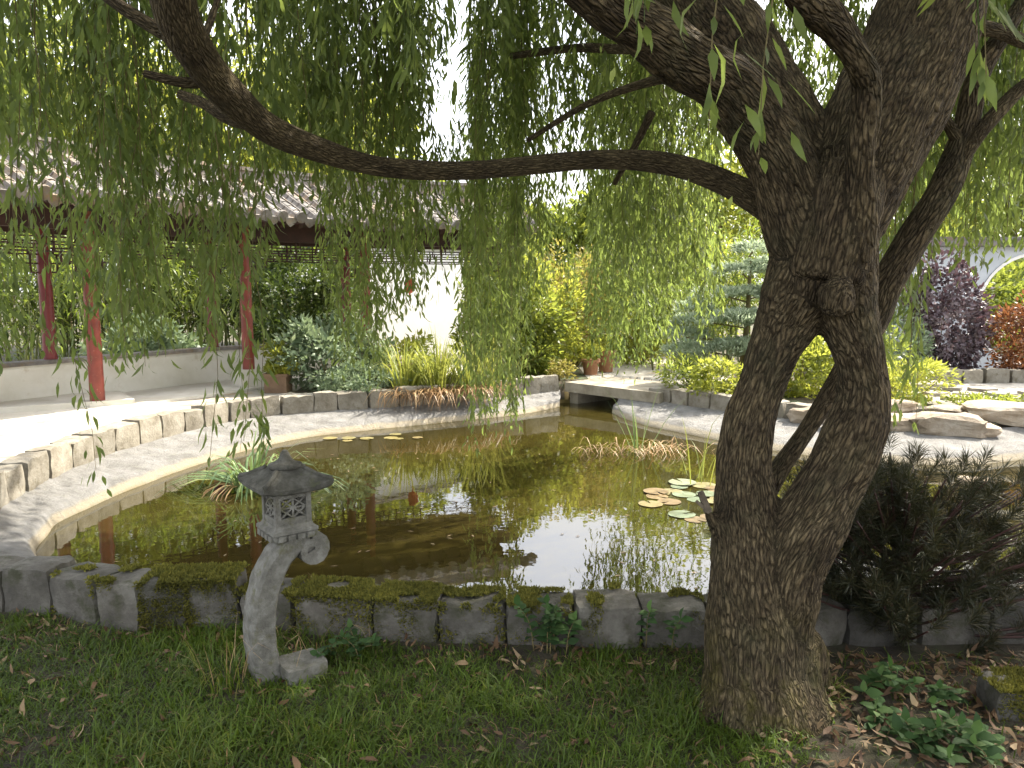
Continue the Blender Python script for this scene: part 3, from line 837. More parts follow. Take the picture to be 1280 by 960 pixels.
for i in range(len(FRP) - 1):
    L = (E_[i + 1] - E_[i]).length; nr = int(L / .245)
    for k in range(nr):
        for half, me in ((.25, tile_me), (.75, pan_me)):
            f = (k + half) / nr
            a, b, Mx = tile_frame(E_[i].lerp(E_[i + 1], f), R_[i].lerp(R_[i + 1], f), f)
            for c in range(NC):
                Mt = Mx.copy(); Mt.translation = a + (b - a) * (c / NC) + Mx.to_3x3() @ Vector((0, 0, (.02 if me is tile_me else .085) + rnd.uniform(-.004, .004)))
                wp = Mt.translation + gl0
                px = 640 + FOC * wp.x / wp.y
                cand.append((0 if (-60 < px < 620 and me is tile_me) else 1, wp.y, me, Mt))
            Mt = Mx.copy(); Mt.translation = a + Mx.to_3x3() @ Vector((-.01, 0, .04 if me is tile_me else .02))
            cand.append((0 if me is tile_me else .5, 0, end_me if me is tile_me else drip_me, Mt))
cand.sort(key=lambda c: (c[0], c[1]))
rest = MB(); cnt = {}
for c in cand:
    me = c[2]; nm = me.name.split('.')[0]
    lim = {'roof_tile': 290, 'pan_tile': 0}.get(nm, 140)
    if cnt.get(nm, 0) < lim:
        o = link(nm, me, roof); o.matrix_local = c[3] @ Matrix.Rotation(rnd.uniform(-.03, .03), 4, 'Z'); cnt[nm] = cnt.get(nm, 0) + 1
    else:
        rest.add([c[3] @ v.co for v in me.vertices], [tuple(p.vertices) for p in me.polygons])
tag(rest.build("roof_tiles", M['tile'], roof), kind="stuff")
mb = MB()
for i in range(len(FRP) - 1):
    mb.bar(G(R_[i], ZR + .1), G(R_[i + 1], ZR + .1), .14, .16); mb.bar(G(R_[i], ZR + .2), G(R_[i + 1], ZR + .2), .2, .05)
mb.build("ridge", M['tile'], roof)

# white house wall behind the gallery's far end
p = at_d(535, 470, 16.0)
wl = empty("white_wall", (p.x - .3, 16.6, 0), R(48)); tag(wl, "bright white plastered wall behind the far end of the gallery", "wall")
mb = MB(); mb.box(Vector((0, 0, 1.2)), (2.6, .25, 2.4)); mb.build("wall", M['white'], wl)
mb = MB(); mb.box(Vector((0, 0, 2.44)), (2.7, .4, .07)); mb.build("coping", M['tile'], wl)
# small red lantern hanging at the end of the gallery
p = at_d(512, 357, 12.9); lt = empty("hanging_lantern", p); tag(lt, "small red lantern hanging from the far end of the gallery", "lantern")
mb = MB(); n = 12
mb.loft([[Vector((math.cos(2 * math.pi * k / n) * r, math.sin(2 * math.pi * k / n) * r, z)) for k in range(n)] for r, z in ((.035, .12), (.07, .08), (.085, 0), (.07, -.08), (.035, -.12))], True)
mb.build("lantern_shade", M['lantern_red'], lt)
mb = MB(); mb.bar((0, 0, .12), (0, 0, 2.3 - p.z), .008, .008); mb.build("cord", M['wood'], lt)
mb = MB(); mb.bar((0, 0, -.12), (0, 0, -.25), .02, .02); mb.build("tassel", M['lantern_red'], lt)

# ================================================================== RIGHT BACK: garden wall with round gate
gw = empty("garden_wall", (8.0, 14, 0)); tag(gw, "shaded grey blue garden wall with a round moon gate opening at the right", "wall")
cx, cz, rr = 1.12, 1.2, 1.0
def wall_front(x0, x1, z1, y):
    pass
mb = MB(); N = 40; th = .28
outer = []
X0, X1, Z1 = -2.6, 4.0, 2.3
for k in range(N + 1):
    a = math.pi / 2 + 2 * math.pi * k / N
    ca, sa = math.cos(a), math.sin(a)
    t = min(((X1 - cx) / ca) if ca > 1e-6 else ((X0 - cx) / ca if ca < -1e-6 else 1e9), ((Z1 - cz) / sa) if sa > 1e-6 else ((-.0 - cz) / sa if sa < -1e-6 else 1e9))
    outer.append(((cx + ca * t, cz + sa * t), (cx + ca * rr, cz + sa * rr)))
outer_extra = []
for k in range(N):
    (o0, i0), (o1, i1) = outer[k], outer[k + 1]
    for y, flip in ((-th / 2, False), (th / 2, True)):
        q = [(o0[0], y, o0[1]), (o1[0], y, o1[1]), (i1[0], y, i1[1]), (i0[0], y, i0[1])]
        mb.add(q, [(0, 1, 2, 3) if not flip else (3, 2, 1, 0)])
    mb.add([(o0[0], -th / 2, o0[1]), (o1[0], -th / 2, o1[1]), (o1[0], th / 2, o1[1]), (o0[0], th / 2, o0[1])], [(3, 2, 1, 0)])
# fill the four corners the fan leaves out
for (xx, zz) in ((X0, Z1), (X1, Z1), (X0, 0), (X1, 0)):
    near = sorted(range(N), key=lambda k: (outer[k][0][0] - xx) ** 2 + (outer[k][0][1] - zz) ** 2)
    ks = [k for k in range(N) if (abs(outer[k][0][0] - xx) < 1e-6) != (abs(outer[(k + 1) % N][0][0] - xx) < 1e-6)
          and abs(outer[k][0][1] - zz) < 1.3 and abs(outer[(k + 1) % N][0][1] - zz) < 1.3 and (abs(outer[k][0][1] - zz) < 1e-6 or abs(outer[(k + 1) % N][0][1] - zz) < 1e-6)]
    for k in ks[:1]:
        a, b = outer[k][0], outer[(k + 1) % N][0]
        for y in (-th / 2, th / 2): mb.add([(a[0], y, a[1]), (xx, y, zz), (b[0], y, b[1])], [(0, 1, 2)])
mb.build("wall", M['shaded_wall'], gw)
mb = MB()
for k in range(N):
    i0, i1 = outer[k][1], outer[k + 1][1]
    def sc(p, r): return (cx + (p[0] - cx) / rr * r, cz + (p[1] - cz) / rr * r)
    a0, a1, b0_, b1_ = sc(i0, rr - .05), sc(i1, rr - .05), sc(i0, rr + .002), sc(i1, rr + .002)
    y0, y1 = -th / 2 - .02, th / 2 + .02
    mb.add([(a0[0], y0, a0[1]), (a1[0], y0, a1[1]), (a1[0], y1, a1[1]), (a0[0], y1, a0[1]), (b0_[0], y0, b0_[1]), (b1_[0], y0, b1_[1]), (b1_[0], y1, b1_[1]), (b0_[0], y1, b0_[1])],
           [(0, 1, 2, 3), (4, 5, 1, 0), (3, 2, 6, 7)])
mb.build("gate_rim", M['white'], gw)  # white colour stands in for sunlight on the gate's inner jamb
mb = MB(); mb.box(Vector(((X0 + X1) / 2, 0, Z1 + .05)), (X1 - X0 + .1, .5, .09)); mb.box(Vector(((X0 + X1) / 2, 0, Z1 + .13)), (X1 - X0 + .05, .24, .08)); mb.build("coping", M['tile'], gw)
# low retaining wall and steps before it
rw = empty("retaining_wall", (6.4, 11.9, 0)); tag(rw, "low dark stone retaining wall behind the right hand paving", "wall")
for k in range(14):
    L = .5; me = ring_var[k % 8]; o = link("stone", me, rw); o.location = (-1.6 + k * .36, rnd.uniform(-.02, .02), .08); o.rotation_euler = (0, 0, rnd.uniform(-.05, .05))
st = empty("stone_step", (5.7, 11.3, .08)); tag(st, "broad flat stone step in front of the purple shrub", "step")
mb = MB(); mb.box(Vector((0, 0, .08)), (1.1, .5, .16)); mb.build("tread", M['slab'], st)
# crazy paving on the right bank
pv = empty("stone_paving", (5.6, 10.2, .0)); tag(pv, "uneven pale flagstones between the boulders and the low wall", "paving")
for k in range(34):
    x, y = (k % 7) * .44 - 1.1 + rnd.uniform(-.05, .05), (k // 7) * .4 - .7 + rnd.uniform(-.05, .05)
    n = rnd.choice((5, 6)); m = MB(); a0 = rnd.random() * 6
    poly = [(math.cos(a0 + 2 * math.pi * q / n) * .22 * rnd.uniform(.8, 1.1), math.sin(a0 + 2 * math.pi * q / n) * .2 * rnd.uniform(.8, 1.1)) for q in range(n)]
    m.prism(poly, .0, .05); o = m.build("paver", M['ring_stone'], pv)
    zz = float(ground_z(np.array(5.6 + x), np.array(10.2 + y)))
    o.location = (x, y, zz + rnd.uniform(-.01, .012))

# ================================================================== THE WILLOW
WT = empty("willow_tree", at_z(948, 885, 0)); wt0 = Vector(WT.location)
tag(WT, "big leaning willow with a twin trunk, a hole between its stems and hanging leaves", "tree")
def chain(P):
    pts = [at_d(x, y, D) for x, y, D, w in P]
    return pts, [w * (Vector(p) - Vector((0, 0, EYE))).length / FOC * (ray(P[i][0], P[i][1]).normalized().dot(Vector((0, _cp, -_sp)))) ** 0 for i, (p, w) in enumerate(zip(pts, [q[3] for q in P]))]
SK = [
    [(952, 925, 2.84, 98), (950, 890, 2.85, 73), (944, 840, 2.87, 61), (942, 780, 2.90, 57), (935, 710, 2.92, 49), (930, 640, 2.94, 41), (927, 580, 2.96, 33), (934, 535, 2.97, 31), (948, 490, 2.98, 29), (966, 440, 2.99, 30), (993, 385, 3.0, 42), (1014, 335, 3.0, 50), (1028, 290, 3.0, 54)],
    [(968, 790, 2.88, 42), (980, 725, 2.88, 42), (1002, 672, 2.87, 41), (1033, 618, 2.87, 36), (1063, 560, 2.88, 33), (1081, 500, 2.89, 30), (1074, 450, 2.9, 26), (1058, 400, 2.92, 31), (1046, 350, 2.95, 42), (1040, 300, 3.0, 52)],
    [(1030, 345, 2.93, 45), (1045, 275, 2.92, 48), (1058, 225, 2.98, 40)],
    [(1005, 300, 2.98, 42), (988, 250, 2.97, 40), (957, 175, 2.93, 40), (908, 108, 2.85, 38), (842, 60, 2.75, 34), (770, 10, 2.62, 31), (705, -45, 2.5, 28), (620, -120, 2.3, 24)],
    [(1025, 265, 3.05, 44), (995, 190, 3.16, 42), (955, 115, 3.3, 42), (905, 40, 3.45, 42), (850, -30, 3.6, 38), (770, -130, 3.9, 32)],
    [(1046, 275, 3.02, 54), (1082, 195, 3.08, 58), (1116, 120, 3.14, 59), (1148, 50, 3.2, 54), (1180, -30, 3.26, 48), (1215, -150, 3.4, 40)],
    [(1066, 320, 2.86, 24), (1074, 255, 2.8, 18), (1078, 180, 2.76, 15), (1084, 112, 2.72, 15), (1072, 72, 2.66, 16), (1035, 26, 2.6, 17), (985, -20, 2.5, 16)],
    [(1048, 392, 2.80, 17), (1046, 375, 2.79, 19), (1044, 356, 2.81, 16)],
    [(900, 668, 2.9, 15), (886, 645, 2.88, 11), (878, 630, 2.87, 8)],
    [(922, 810, 2.84, 28), (900, 880, 2.8, 22), (878, 925, 2.76, 18)], [(985, 810, 2.84, 28), (1012, 885, 2.82, 22), (1040, 925, 2.8, 16)], [(990, 800, 2.9, 30), (1025, 870, 2.98, 22), (1055, 900, 3.05, 16)],
    [(955, 830, 2.8, 30), (962, 900, 2.72, 22), (970, 940, 2.66, 16)],
]
V, F = [], []
skel = []
for P in SK:
    pts, rad = chain(P)
    c = catmull([(*p, r) for p, r in zip(pts, rad)], 5)
    v, f, _ = tube_np(c, [q[3] for q in c], 14)
    o = len(V); V += v; F += [tuple(i + o for i in q) for q in f]
    skel.append([np.array(q) for q in c])
me = bpy.data.meshes.new("trunk_raw"); me.from_pydata([tuple(p) for p in V], [], F); me.update()
tmp = link("trunk_raw", me)
md = tmp.modifiers.new("r", 'REMESH'); md.mode = 'VOXEL'; md.voxel_size = 0.0105
md = tmp.modifiers.new("s", 'SMOOTH'); md.iterations = 6; md.factor = .6
dg = bpy.context.evaluated_depsgraph_get()
ev = tmp.evaluated_get(dg); tm = ev.to_mesh()
nv = len(tm.vertices); TV = np.empty(nv * 3, np.float32); tm.vertices.foreach_get("co", TV); TV = TV.reshape(-1, 3).astype(float)
TN = np.empty(nv * 3, np.float32); tm.vertices.foreach_get("normal", TN); TN = TN.reshape(-1, 3).astype(float)
npoly = len(tm.polygons); TF = np.empty(len(tm.loops), np.int32); tm.loops.foreach_get("vertex_index", TF)
ls = np.empty(npoly, np.int32); tm.polygons.foreach_get("loop_start", ls); TF = TF.reshape(-1, 4) if len(TF) == npoly * 4 else None
ev.to_mesh_clear(); bpy.data.objects.remove(tmp)
# along-the-limb coordinates
best = np.full(nv, 1e9); BC = np.zeros((nv, 3))
for ci, c in enumerate(skel[:7]):
    s = ci * 1.7
    u = None
    for i in range(len(c) - 1):
        a, b = c[i][:3], c[i + 1][:3]; d = b - a; L = np.linalg.norm(d); t = d / L
        if u is None: u = np.cross(t, [0, 1, .1]); u /= np.linalg.norm(u)
        u = u - t * (u @ t); u /= np.linalg.norm(u); w = np.cross(t, u)
        q = TV - a; al = np.clip(q @ t, 0, L); pr = q - al[:, None] * t
        dist = np.linalg.norm(pr, axis=1) / c[i][3]
        k = dist < best
        best[k] = dist[k]; BC[k, 0] = (q @ u)[k]; BC[k, 1] = (q @ w)[k]; BC[k, 2] = s + (q @ t)[k]
        s += L
disp = np.empty(nv)
for i in range(nv):
    x, y, z = BC[i]; p = Vector((x * 22, y * 22, z * 4.5))
    r1 = 1 - abs(noise.noise(p)) * 2
    r2 = noise.noise(Vector((x * 55, y * 55, z * 14)))
    disp[i] = -.009 * max(0, r1) ** 3 + .003 * r2 + .016 * noise.noise(Vector(TV[i] * 5.0)) + .02 * noise.noise(Vector(TV[i] * 2.2))
TV += TN * disp[:, None]
me = mesh_tris("trunk", TV - np.array(wt0), TF, M['bark'], {"bark": BC}, smooth=True)
link("trunk", me, WT)

def limb(P, name="branch", n=12, per=6, wob=.12, mat='branch_bark', ends=None):
    pts, rad = chain(P) if len(P[0]) == 4 else ([Vector(p[:3]) for p in P], [p[3] for p in P]) 
    c = catmull([(*p, r) for p, r in zip(pts, rad)], per)
    v, f, b = tube_np(c, [max(q[3], .002) for q in c], n, wob, rnd.random() * 50)
    m = bpy.data.meshes.new(name); m.from_pydata([tuple(Vector(p) - wt0) for p in v], [], f); m.update()
    m.attributes.new("bark", 'FLOAT_VECTOR', 'POINT').data.foreach_set("vector", np.array(b, dtype=np.float32).ravel())
    m.polygons.foreach_set("use_smooth", np.ones(len(m.polygons), dtype=bool)); m.materials.append(M[mat])
    return link(name, m, WT)
# the long level bough, the rear stem and smaller boughs
limb([(1000, 300, 3.0, 22), (965, 262, 3.06, 18), (905, 228, 3.14, 15), (830, 204, 3.2, 13), (740, 200, 3.26, 11.5), (650, 208, 3.3, 11), (570, 213, 3.3, 11), (480, 209, 3.24, 12), (400, 188, 3.1, 14), (330, 157, 2.9, 17), (282, 115, 2.72, 20), (247, 70, 2.56, 21), (222, 20, 2.45, 23), (210, -50, 2.35, 25), (205, -160, 2.2, 26)], n=16, per=8)
limb([(930, 660, 3.12, 16), (972, 590, 3.2, 12), (1010, 535, 3.25, 10), (1062, 455, 3.3, 14), (1090, 400, 3.3, 18), (1106, 358, 3.3, 18), (1142, 298, 3.3, 17), (1182, 232, 3.3, 16), (1207, 160, 3.35, 13), (1225, 90, 3.4, 11), (1262, 30, 3.5, 8), (1300, -40, 3.6, 6)], n=14, mat='bark')
limb([(1188, 218, 3.3, 10), (1225, 165, 3.3, 8), (1275, 112, 3.35, 7), (1330, 70, 3.4, 6)])
limb([(1200, 180, 3.32, 7), (1170, 130, 3.3, 5), (1162, 120, 3.3, 4)], n=8)
limb([(1150, 40, 3.2, 12), (1230, 35, 3.3, 8), (1300, 60, 3.4, 6)], n=8)
limb([(335, 160, 2.92, 8), (290, 150, 2.95, 7), (255, 130, 3.0, 6), (225, 118, 3.05, 5)], n=8)
limb([(268, 100, 2.65, 8), (230, 103, 2.62, 6), (180, 92, 2.6, 4)], n=8)
limb([(222, 50, 2.5, 8), (185, 30, 2.5, 7), (140, 0, 2.5, 6), (90, -40, 2.5, 5)], n=8)
limb([(250, 55, 2.56, 5), (262, 30, 2.6, 4), (275, -10, 2.65, 3)], n=6)
limb([(890, 92, 2.9, 9), (820, 100, 3.1, 6), (735, 130, 3.4, 4), (660, 175, 3.7, 3)], n=8)
limb([(880, 30, 3.5, 9), (800, 60, 3.8, 6), (720, 60, 4.2, 5), (640, 70, 4.6, 4)], n=8)
limb([(815, 140, 3.3, 5), (790, 190, 3.4, 4), (768, 230, 3.5, 3)], n=6)
# broken stub on the left of the trunk
mb = MB(); p0 = at_d(884, 640, 2.86); p1 = at_d(876, 624, 2.85)
for k in range(5): mb.bar(p0 + Vector((rnd.uniform(-.015, .015), rnd.uniform(-.02, .01), 0)) - wt0, p1 + Vector((rnd.uniform(-.02, .02), 0, rnd.uniform(-.03, .03))) - wt0, .012, .012)
mb.build("broken_stub", M['cut_wood'], WT)
# boughs above the picture that carry the hanging twigs
hub = at_d(1150, -30, 3.25); hub2 = at_d(760, -110, 3.7); hub3 = at_d(205, -150, 2.2)
SPOTS = []
for (hb, ex, ey, ez) in [(hub2, -3.6, 5.2, 4.6), (hub2, -2.6, 6.6, 4.9), (hub2, -1.2, 7.4, 5.0), (hub2, .4, 7.8, 5.1), (hub2, 1.6, 7.2, 5.0), (hub, 3.2, 6.6, 5.0), (hub, 4.2, 5.2, 4.8), (hub, 4.8, 3.6, 4.7),
                         (hub3, -3.4, 3.6, 4.0), (hub3, -3.0, 4.6, 4.1), (hub3, -2.2, 1.2, 4.4), (hub, 4.2, 1.6, 4.8), (hub, 2.4, .2, 5.0), (hub2, -.6, 5.6, 4.8), (hub2, -1.4, 1.0, 5.0)]:
    mid = Vector(hb) * .5 + Vector((ex, ey, ez)) * .5 + Vector((0, 0, 1.1))
    limb([(*hb, .07, 0), (*mid, .045, 0), (ex, ey, ez, .012, 0)], n=8)
limb([(*hub3, .06, 0), (.3, 1.6, 4.6, .09, 0), (*hub2, .08, 0)], n=8)

# ---- hanging twigs with leaves
def strand(L, g, leaf=.105, dens=.8, w=.0175):
    n = int(L / .019 * dens)
    s = np.sort(g.random(n)) ** .9 * L
    ph = g.random(3) * 6
    def path(s):
        t = s / max(L, .1)
        return np.stack([.055 * np.sin(2.2 * s + ph[0]) * (t + .2) + .02 * np.sin(7 * s + ph[2]), .055 * np.sin(1.9 * s + ph[1]) * (t + .2), -s], 1)
    base = path(s)
    # side twigs
    spread = g.random(n) ** 2 * .085
    az = g.random(n) * 6.283
    out = np.stack([np.cos(az), np.sin(az), np.zeros(n)], 1)
    base = base + out * spread[:, None] + np.array([0, 0, -1.0]) * spread[:, None] * g.random((n, 1)) * 2
    d = unit(out * (.25 + .55 * g.random((n, 1)) ** 1.5) + np.array([0, 0, -1.0]) + g.normal(size=(n, 3)) * .12)
    nr = unit(out + g.normal(size=(n, 3)) * .6)
    ll = leaf * (.4 + .8 * g.random(n) ** .8) * np.where(s > L * .92, .7, 1)
    rn = np.clip(g.beta(2, 2.6, n) + (g.random(n) < .04) * .5, 0, 1)
    V, F, Rr = leaf_blades(base, d, nr, ll, w * (.75 + .5 * g.random(n)), rn, g.normal(size=n) * .8, True)
    # the twig itself
    ss = np.linspace(0, L, max(4, int(L / .16))); c = path(ss)
    k = len(ss); a = np.array([[0, 1, 0], [.87, -.5, 0], [-.87, -.5, 0]])
    rad = np.linspace(.0034, .0012, k)
    TV_ = (c[:, None, :] + a[None] * rad[:, None, None]).reshape(-1, 3); TF_ = []
    for i in range(k - 1):
        for q in range(3):
            j = (q + 1) % 3; TF_ += [[i * 3 + q, i * 3 + j, (i + 1) * 3 + j], [i * 3 + q, (i + 1) * 3 + j, (i + 1) * 3 + q]]
    return (V, F, Rr), (TV_, np.array(TF_))
SL = [.6, .8, 1.0, 1.25, 1.5, 1.75, 2.0, 2.3, 2.6, 3.0, 3.4]
SVAR = {}
gS = np.random.default_rng(5)
for i, L in enumerate(SL):
    SVAR[i] = []
    for q in range(3):
        leafp, tw = strand(L, gS)
        V, F, Rr = leafp; o = len(V)
        VV = np.concatenate([V, tw[0]]); FF = np.concatenate([F, tw[1] + o]); RR = np.concatenate([Rr, np.full(len(tw[0]), .5)])
        me = mesh_tris("hanging_twig", VV, FF, M['willow'], {"rnd": RR}); me.materials.append(M['twig'])
        mi = np.zeros(len(FF), np.int32); mi[len(F):] = 1; me.polygons.foreach_set("material_index", mi)
        SVAR[i].append((me, VV, FF, RR))
# (x0, x1, lowest ends from..to, depth from..to, how many, top of the twig in the picture)
CURT = [(-60, 120, 120, 215, 3.6, 5.2, 46, -90), (-40, 30, 330, 480, 2.8, 3.8, 6, -60), (20, 110, 300, 440, 3.4, 4.6, 10, -60), (96, 112, 560, 590, 3.6, 3.8, 1, 200),
        (110, 215, 280, 460, 3.6, 5.4, 44, -80), (205, 245, 180, 260, 4.0, 5.5, 12, -80), (240, 275, 320, 420, 3.8, 4.8, 13, -80), (275, 325, 300, 420, 3.6, 4.8, 10, -60), (282, 318, 520, 585, 3.6, 4.2, 4, 120),
        (320, 430, 150, 235, 3.8, 5.6, 40, -80), (330, 520, 90, 220, 4.5, 6.5, 60, -90), (425, 480, 400, 470, 5.0, 6.0, 15, -40), (400, 540, 300, 400, 4.6, 5.8, 26, -60), (470, 545, 330, 390, 5, 6, 8, 0),
        (500, 545, 60, 190, 4.5, 6.5, 14, -90), (585, 650, 420, 560, 6.0, 7.2, 34, 0), (590, 665, 240, 380, 4.6, 6.4, 34, -80), (640, 700, 180, 310, 4.8, 6.6, 10, -80), (640, 780, 100, 230, 5, 6.8, 20, -90),
        (700, 760, 200, 300, 4.6, 6, 7, -60), (740, 835, 380, 470, 7.4, 8.8, 46, 20), (760, 900, 250, 340, 4.6, 6.6, 30, -60), (640, 900, 60, 170, 4, 6, 44, -90), (820, 890, 330, 380, 5.2, 6.2, 8, -20),
        (950, 1070, 120, 215, 5, 7, 44, -60), (1085, 1140, 330, 470, 4.2, 5.4, 18, -20), (1100, 1140, 480, 560, 3.9, 4.4, 5, 150), (1130, 1290, 240, 320, 4.2, 6.0, 44, -60), (1150, 1300, 280, 400, 4.0, 4.6, 6, 0), (1190, 1320, 150, 260, 3.8, 6, 34, -80),
        (1060, 1300, 80, 210, 3.9, 6.5, 80, -90), (-60, 560, 20, 120, 3.0, 4.2, 40, -120), (600, 760, 10, 90, 3.2, 4.6, 12, -120), (905, 925, 160, 215, 1.75, 1.8, 1, -60), (955, 975, 180, 220, 1.85, 1.9, 1, -20), (1150, 1178, 90, 130, 1.8, 1.9, 2, -80), (812, 835, 20, 60, 1.7, 1.8, 2, -100),
        (740, 900, 240, 400, 5.6, 7.4, 44, -20), (640, 745, 300, 400, 6.5, 8.5, 12, 60), (478, 512, 340, 420, 5.5, 6.2, 6, 0), (545, 600, 250, 340, 5.0, 6.5, 12, 205),
        (560, 690, 380, 470, 6.4, 7.4, 10, 60), (760, 890, 300, 440, 8.2, 9.4, 40, 20), (1090, 1260, 200, 290, 6.5, 8, 18, -20)]
cands = []
for (x0, x1, y0, y1, d0, d1, n, ytop) in CURT:
    for _ in range(n if n < 9 else int(n * 1.1)):
        px = rnd.uniform(x0, x1); D = rnd.uniform(d0, d1); yb = y0 + (y1 - y0) * rnd.random()
        bot = at_d(px, yb, D); top = at_d(px, ytop, D)
        L = top.z - bot.z + rnd.uniform(0, .15); i = int(np.argmin([abs(L - q) for q in SL]))
        size = (yb - max(ytop, 0)) / D
        cands.append((size, i, Vector((bot.x, bot.y, bot.z + SL[i])), rnd.uniform(0, 6.28)))
cands.sort(key=lambda c: -c[0])
rest = []
for q, (size, i, top, rz) in enumerate(cands):
    me, VV, FF, RR = SVAR[i][rnd.randrange(3)]
    if q < 280:
        o = link("hanging_twig", me, WT); o.location = top - wt0; o.rotation_euler = (0, 0, rz)
    else:
        c, s = math.cos(rz), math.sin(rz)
        rest.append((VV @ np.array([[c, s, 0], [-s, c, 0], [0, 0, 1]]) + np.array(top - wt0), FF, RR))
# high crown above the picture (gives the real shade on the lawn)
g = np.random.default_rng(77)
n = 150000
k = 620
ca = g.random(k) * 6.283; cr = np.sqrt(g.random(k)) * 5.6
cc = np.stack([.9 + np.cos(ca) * cr, 2.9 + np.sin(ca) * cr * .95, 4.5 + g.random(k) * 3.2 + .03 * cr ** 2 - np.maximum(cr - 3.8, 0) * .5], 1)
cc[:, 2] = np.maximum(cc[:, 2], 3.9 + .25 * np.maximum(cc[:, 1] - 3.2, 0))
idx = g.integers(0, k, n)
P = cc[idx] + g.normal(size=(n, 3)) * np.array([.38, .38, .3])
d = unit(g.normal(size=(n, 3)) * .5 + np.array([0, 0, -1.0]))
Lf = .13 * (.6 + .7 * g.random(n))
rest.append(leaf_blades(P - np.array(wt0), d, rand_dirs(n, g), Lf, Lf * .42, np.clip(g.beta(2, 2.6, n), 0, 1), .4))
V, F, Rr = join_np(rest)
tag(link("foliage", mesh_tris("foliage", V, F, M['willow'], {"rnd": Rr}), WT), kind="stuff")

# ================================================================== STONE LANTERN
LB = at_z(338, 846, 0)
SL_ = empty("stone_lantern", LB, R(38)); tag(SL_, "small weathered stone garden lantern on a curved arching pedestal", "stone lantern")
# local frame: x along the arch towards the pond side, y depth. arch in the xz plane
mb = MB()
arch = [(.0, -.05), (-.03, .10), (-.037, .24), (-.018, .37), (.028, .475), (.095, .55), (.165, .578)]
c = catmull([(x, 0, z) for x, z in arch], 6)
wd = np.linspace(.125, .12, len(c)); tk = np.interp(np.linspace(0, 1, len(c)), [0, .5, 1], [.105, .095, .085])
rings = []
for i, p in enumerate(c):
    t = Vector(c[min(i + 1, len(c) - 1)]) - Vector(c[max(i - 1, 0)]); t.normalize(); nn = Vector((-t.z, 0, t.x))
    h, w = tk[i] / 2, wd[i] / 2; b = .012
    rings.append([Vector(p) + nn * a + Vector((0, y, 0)) for a, y in ((-h, -w + b), (-h + b, -w), (h - b, -w), (h, -w + b), (h, w - b), (h - b, w), (-h + b, w), (-h, w - b))])
mb.loft(rings)
# scroll at the tip
sp = []
for k in range(26):
    a = math.pi / 2 - k * .42; r = .062 * (1 - k / 32)
    sp.append((.18 + math.cos(a) * r, 0, .522 + math.sin(a) * r))
rings = []
for i, p in enumerate(sp):
    t = Vector(sp[min(i + 1, 25)]) - Vector(sp[max(i - 1, 0)]); t.normalize(); nn = Vector((-t.z, 0, t.x)); h = .017
    rings.append([Vector(p) + nn * a + Vector((0, y, 0)) for a, y in ((-h, -.062), (h, -.062), (h, .062), (-h, .062))])
mb.loft(rings)
n = 14
mb.loft([[Vector((.18 + math.cos(2 * math.pi * k / n) * .042, y, .522 + math.sin(2 * math.pi * k / n) * .045)) for k in range(n)] for y in (-.05, .05)])
def roughen(o, amt, cuts=2, sc=30):
    bm = bmesh.new(); bm.from_mesh(o.data)
    if cuts: bmesh.ops.subdivide_edges(bm, edges=[e for e in bm.edges if e.calc_length() > .02], cuts=cuts, use_grid_fill=True)
    for v in bm.verts: v.co += noise.noise_vector(v.co * sc) * amt + noise.noise_vector(v.co * sc * 3) * amt * .4
    bm.to_mesh(o.data); bm.free()
roughen(mb.build("pedestal", M['lantern_stone'], SL_), .0035, 1)
o = link("base_stone", stone_mesh("base_stone", .18, .17, .13, M['lantern_stone'], 91, 4, .012), SL_); o.location = (.11, -.06, -.06)
cxl = .095; TH = R(-38 + 38)          # the light chamber stands corner forward
def sq(r, z, e=0.0): 
    return [Vector((cxl + math.cos(TH + math.pi / 4 + k * math.pi / 2) * r, math.sin(TH + math.pi / 4 + k * math.pi / 2) * r, z)) for k in range(4)]
def sqo(half, z): return sq(half * math.sqrt(2), z)
mb = MB()
mb.loft([sqo(.075, .585), sqo(.088, .592), sqo(.092, .612)], cap=True)
mb.loft([sqo(.090, .6125), sqo(.095, .618), sqo(.095, .632), sqo(.08, .640), sqo(.076, .652)], cap=True)
for k in range(4):        # scalloped apron blocks along each side
    a = TH + k * math.pi / 2
    for q in (-.06, -.02, .02, .06):
        pc = Vector((cxl, 0, .603)) + Vector((math.cos(a), math.sin(a), 0)) * .092 + Vector((-math.sin(a), math.cos(a), 0)) * q
        mb.box(pc, (.014, .03, .022), rz=a)
roughen(mb.build("platform", M['lantern_stone'], SL_), .0015, 1)
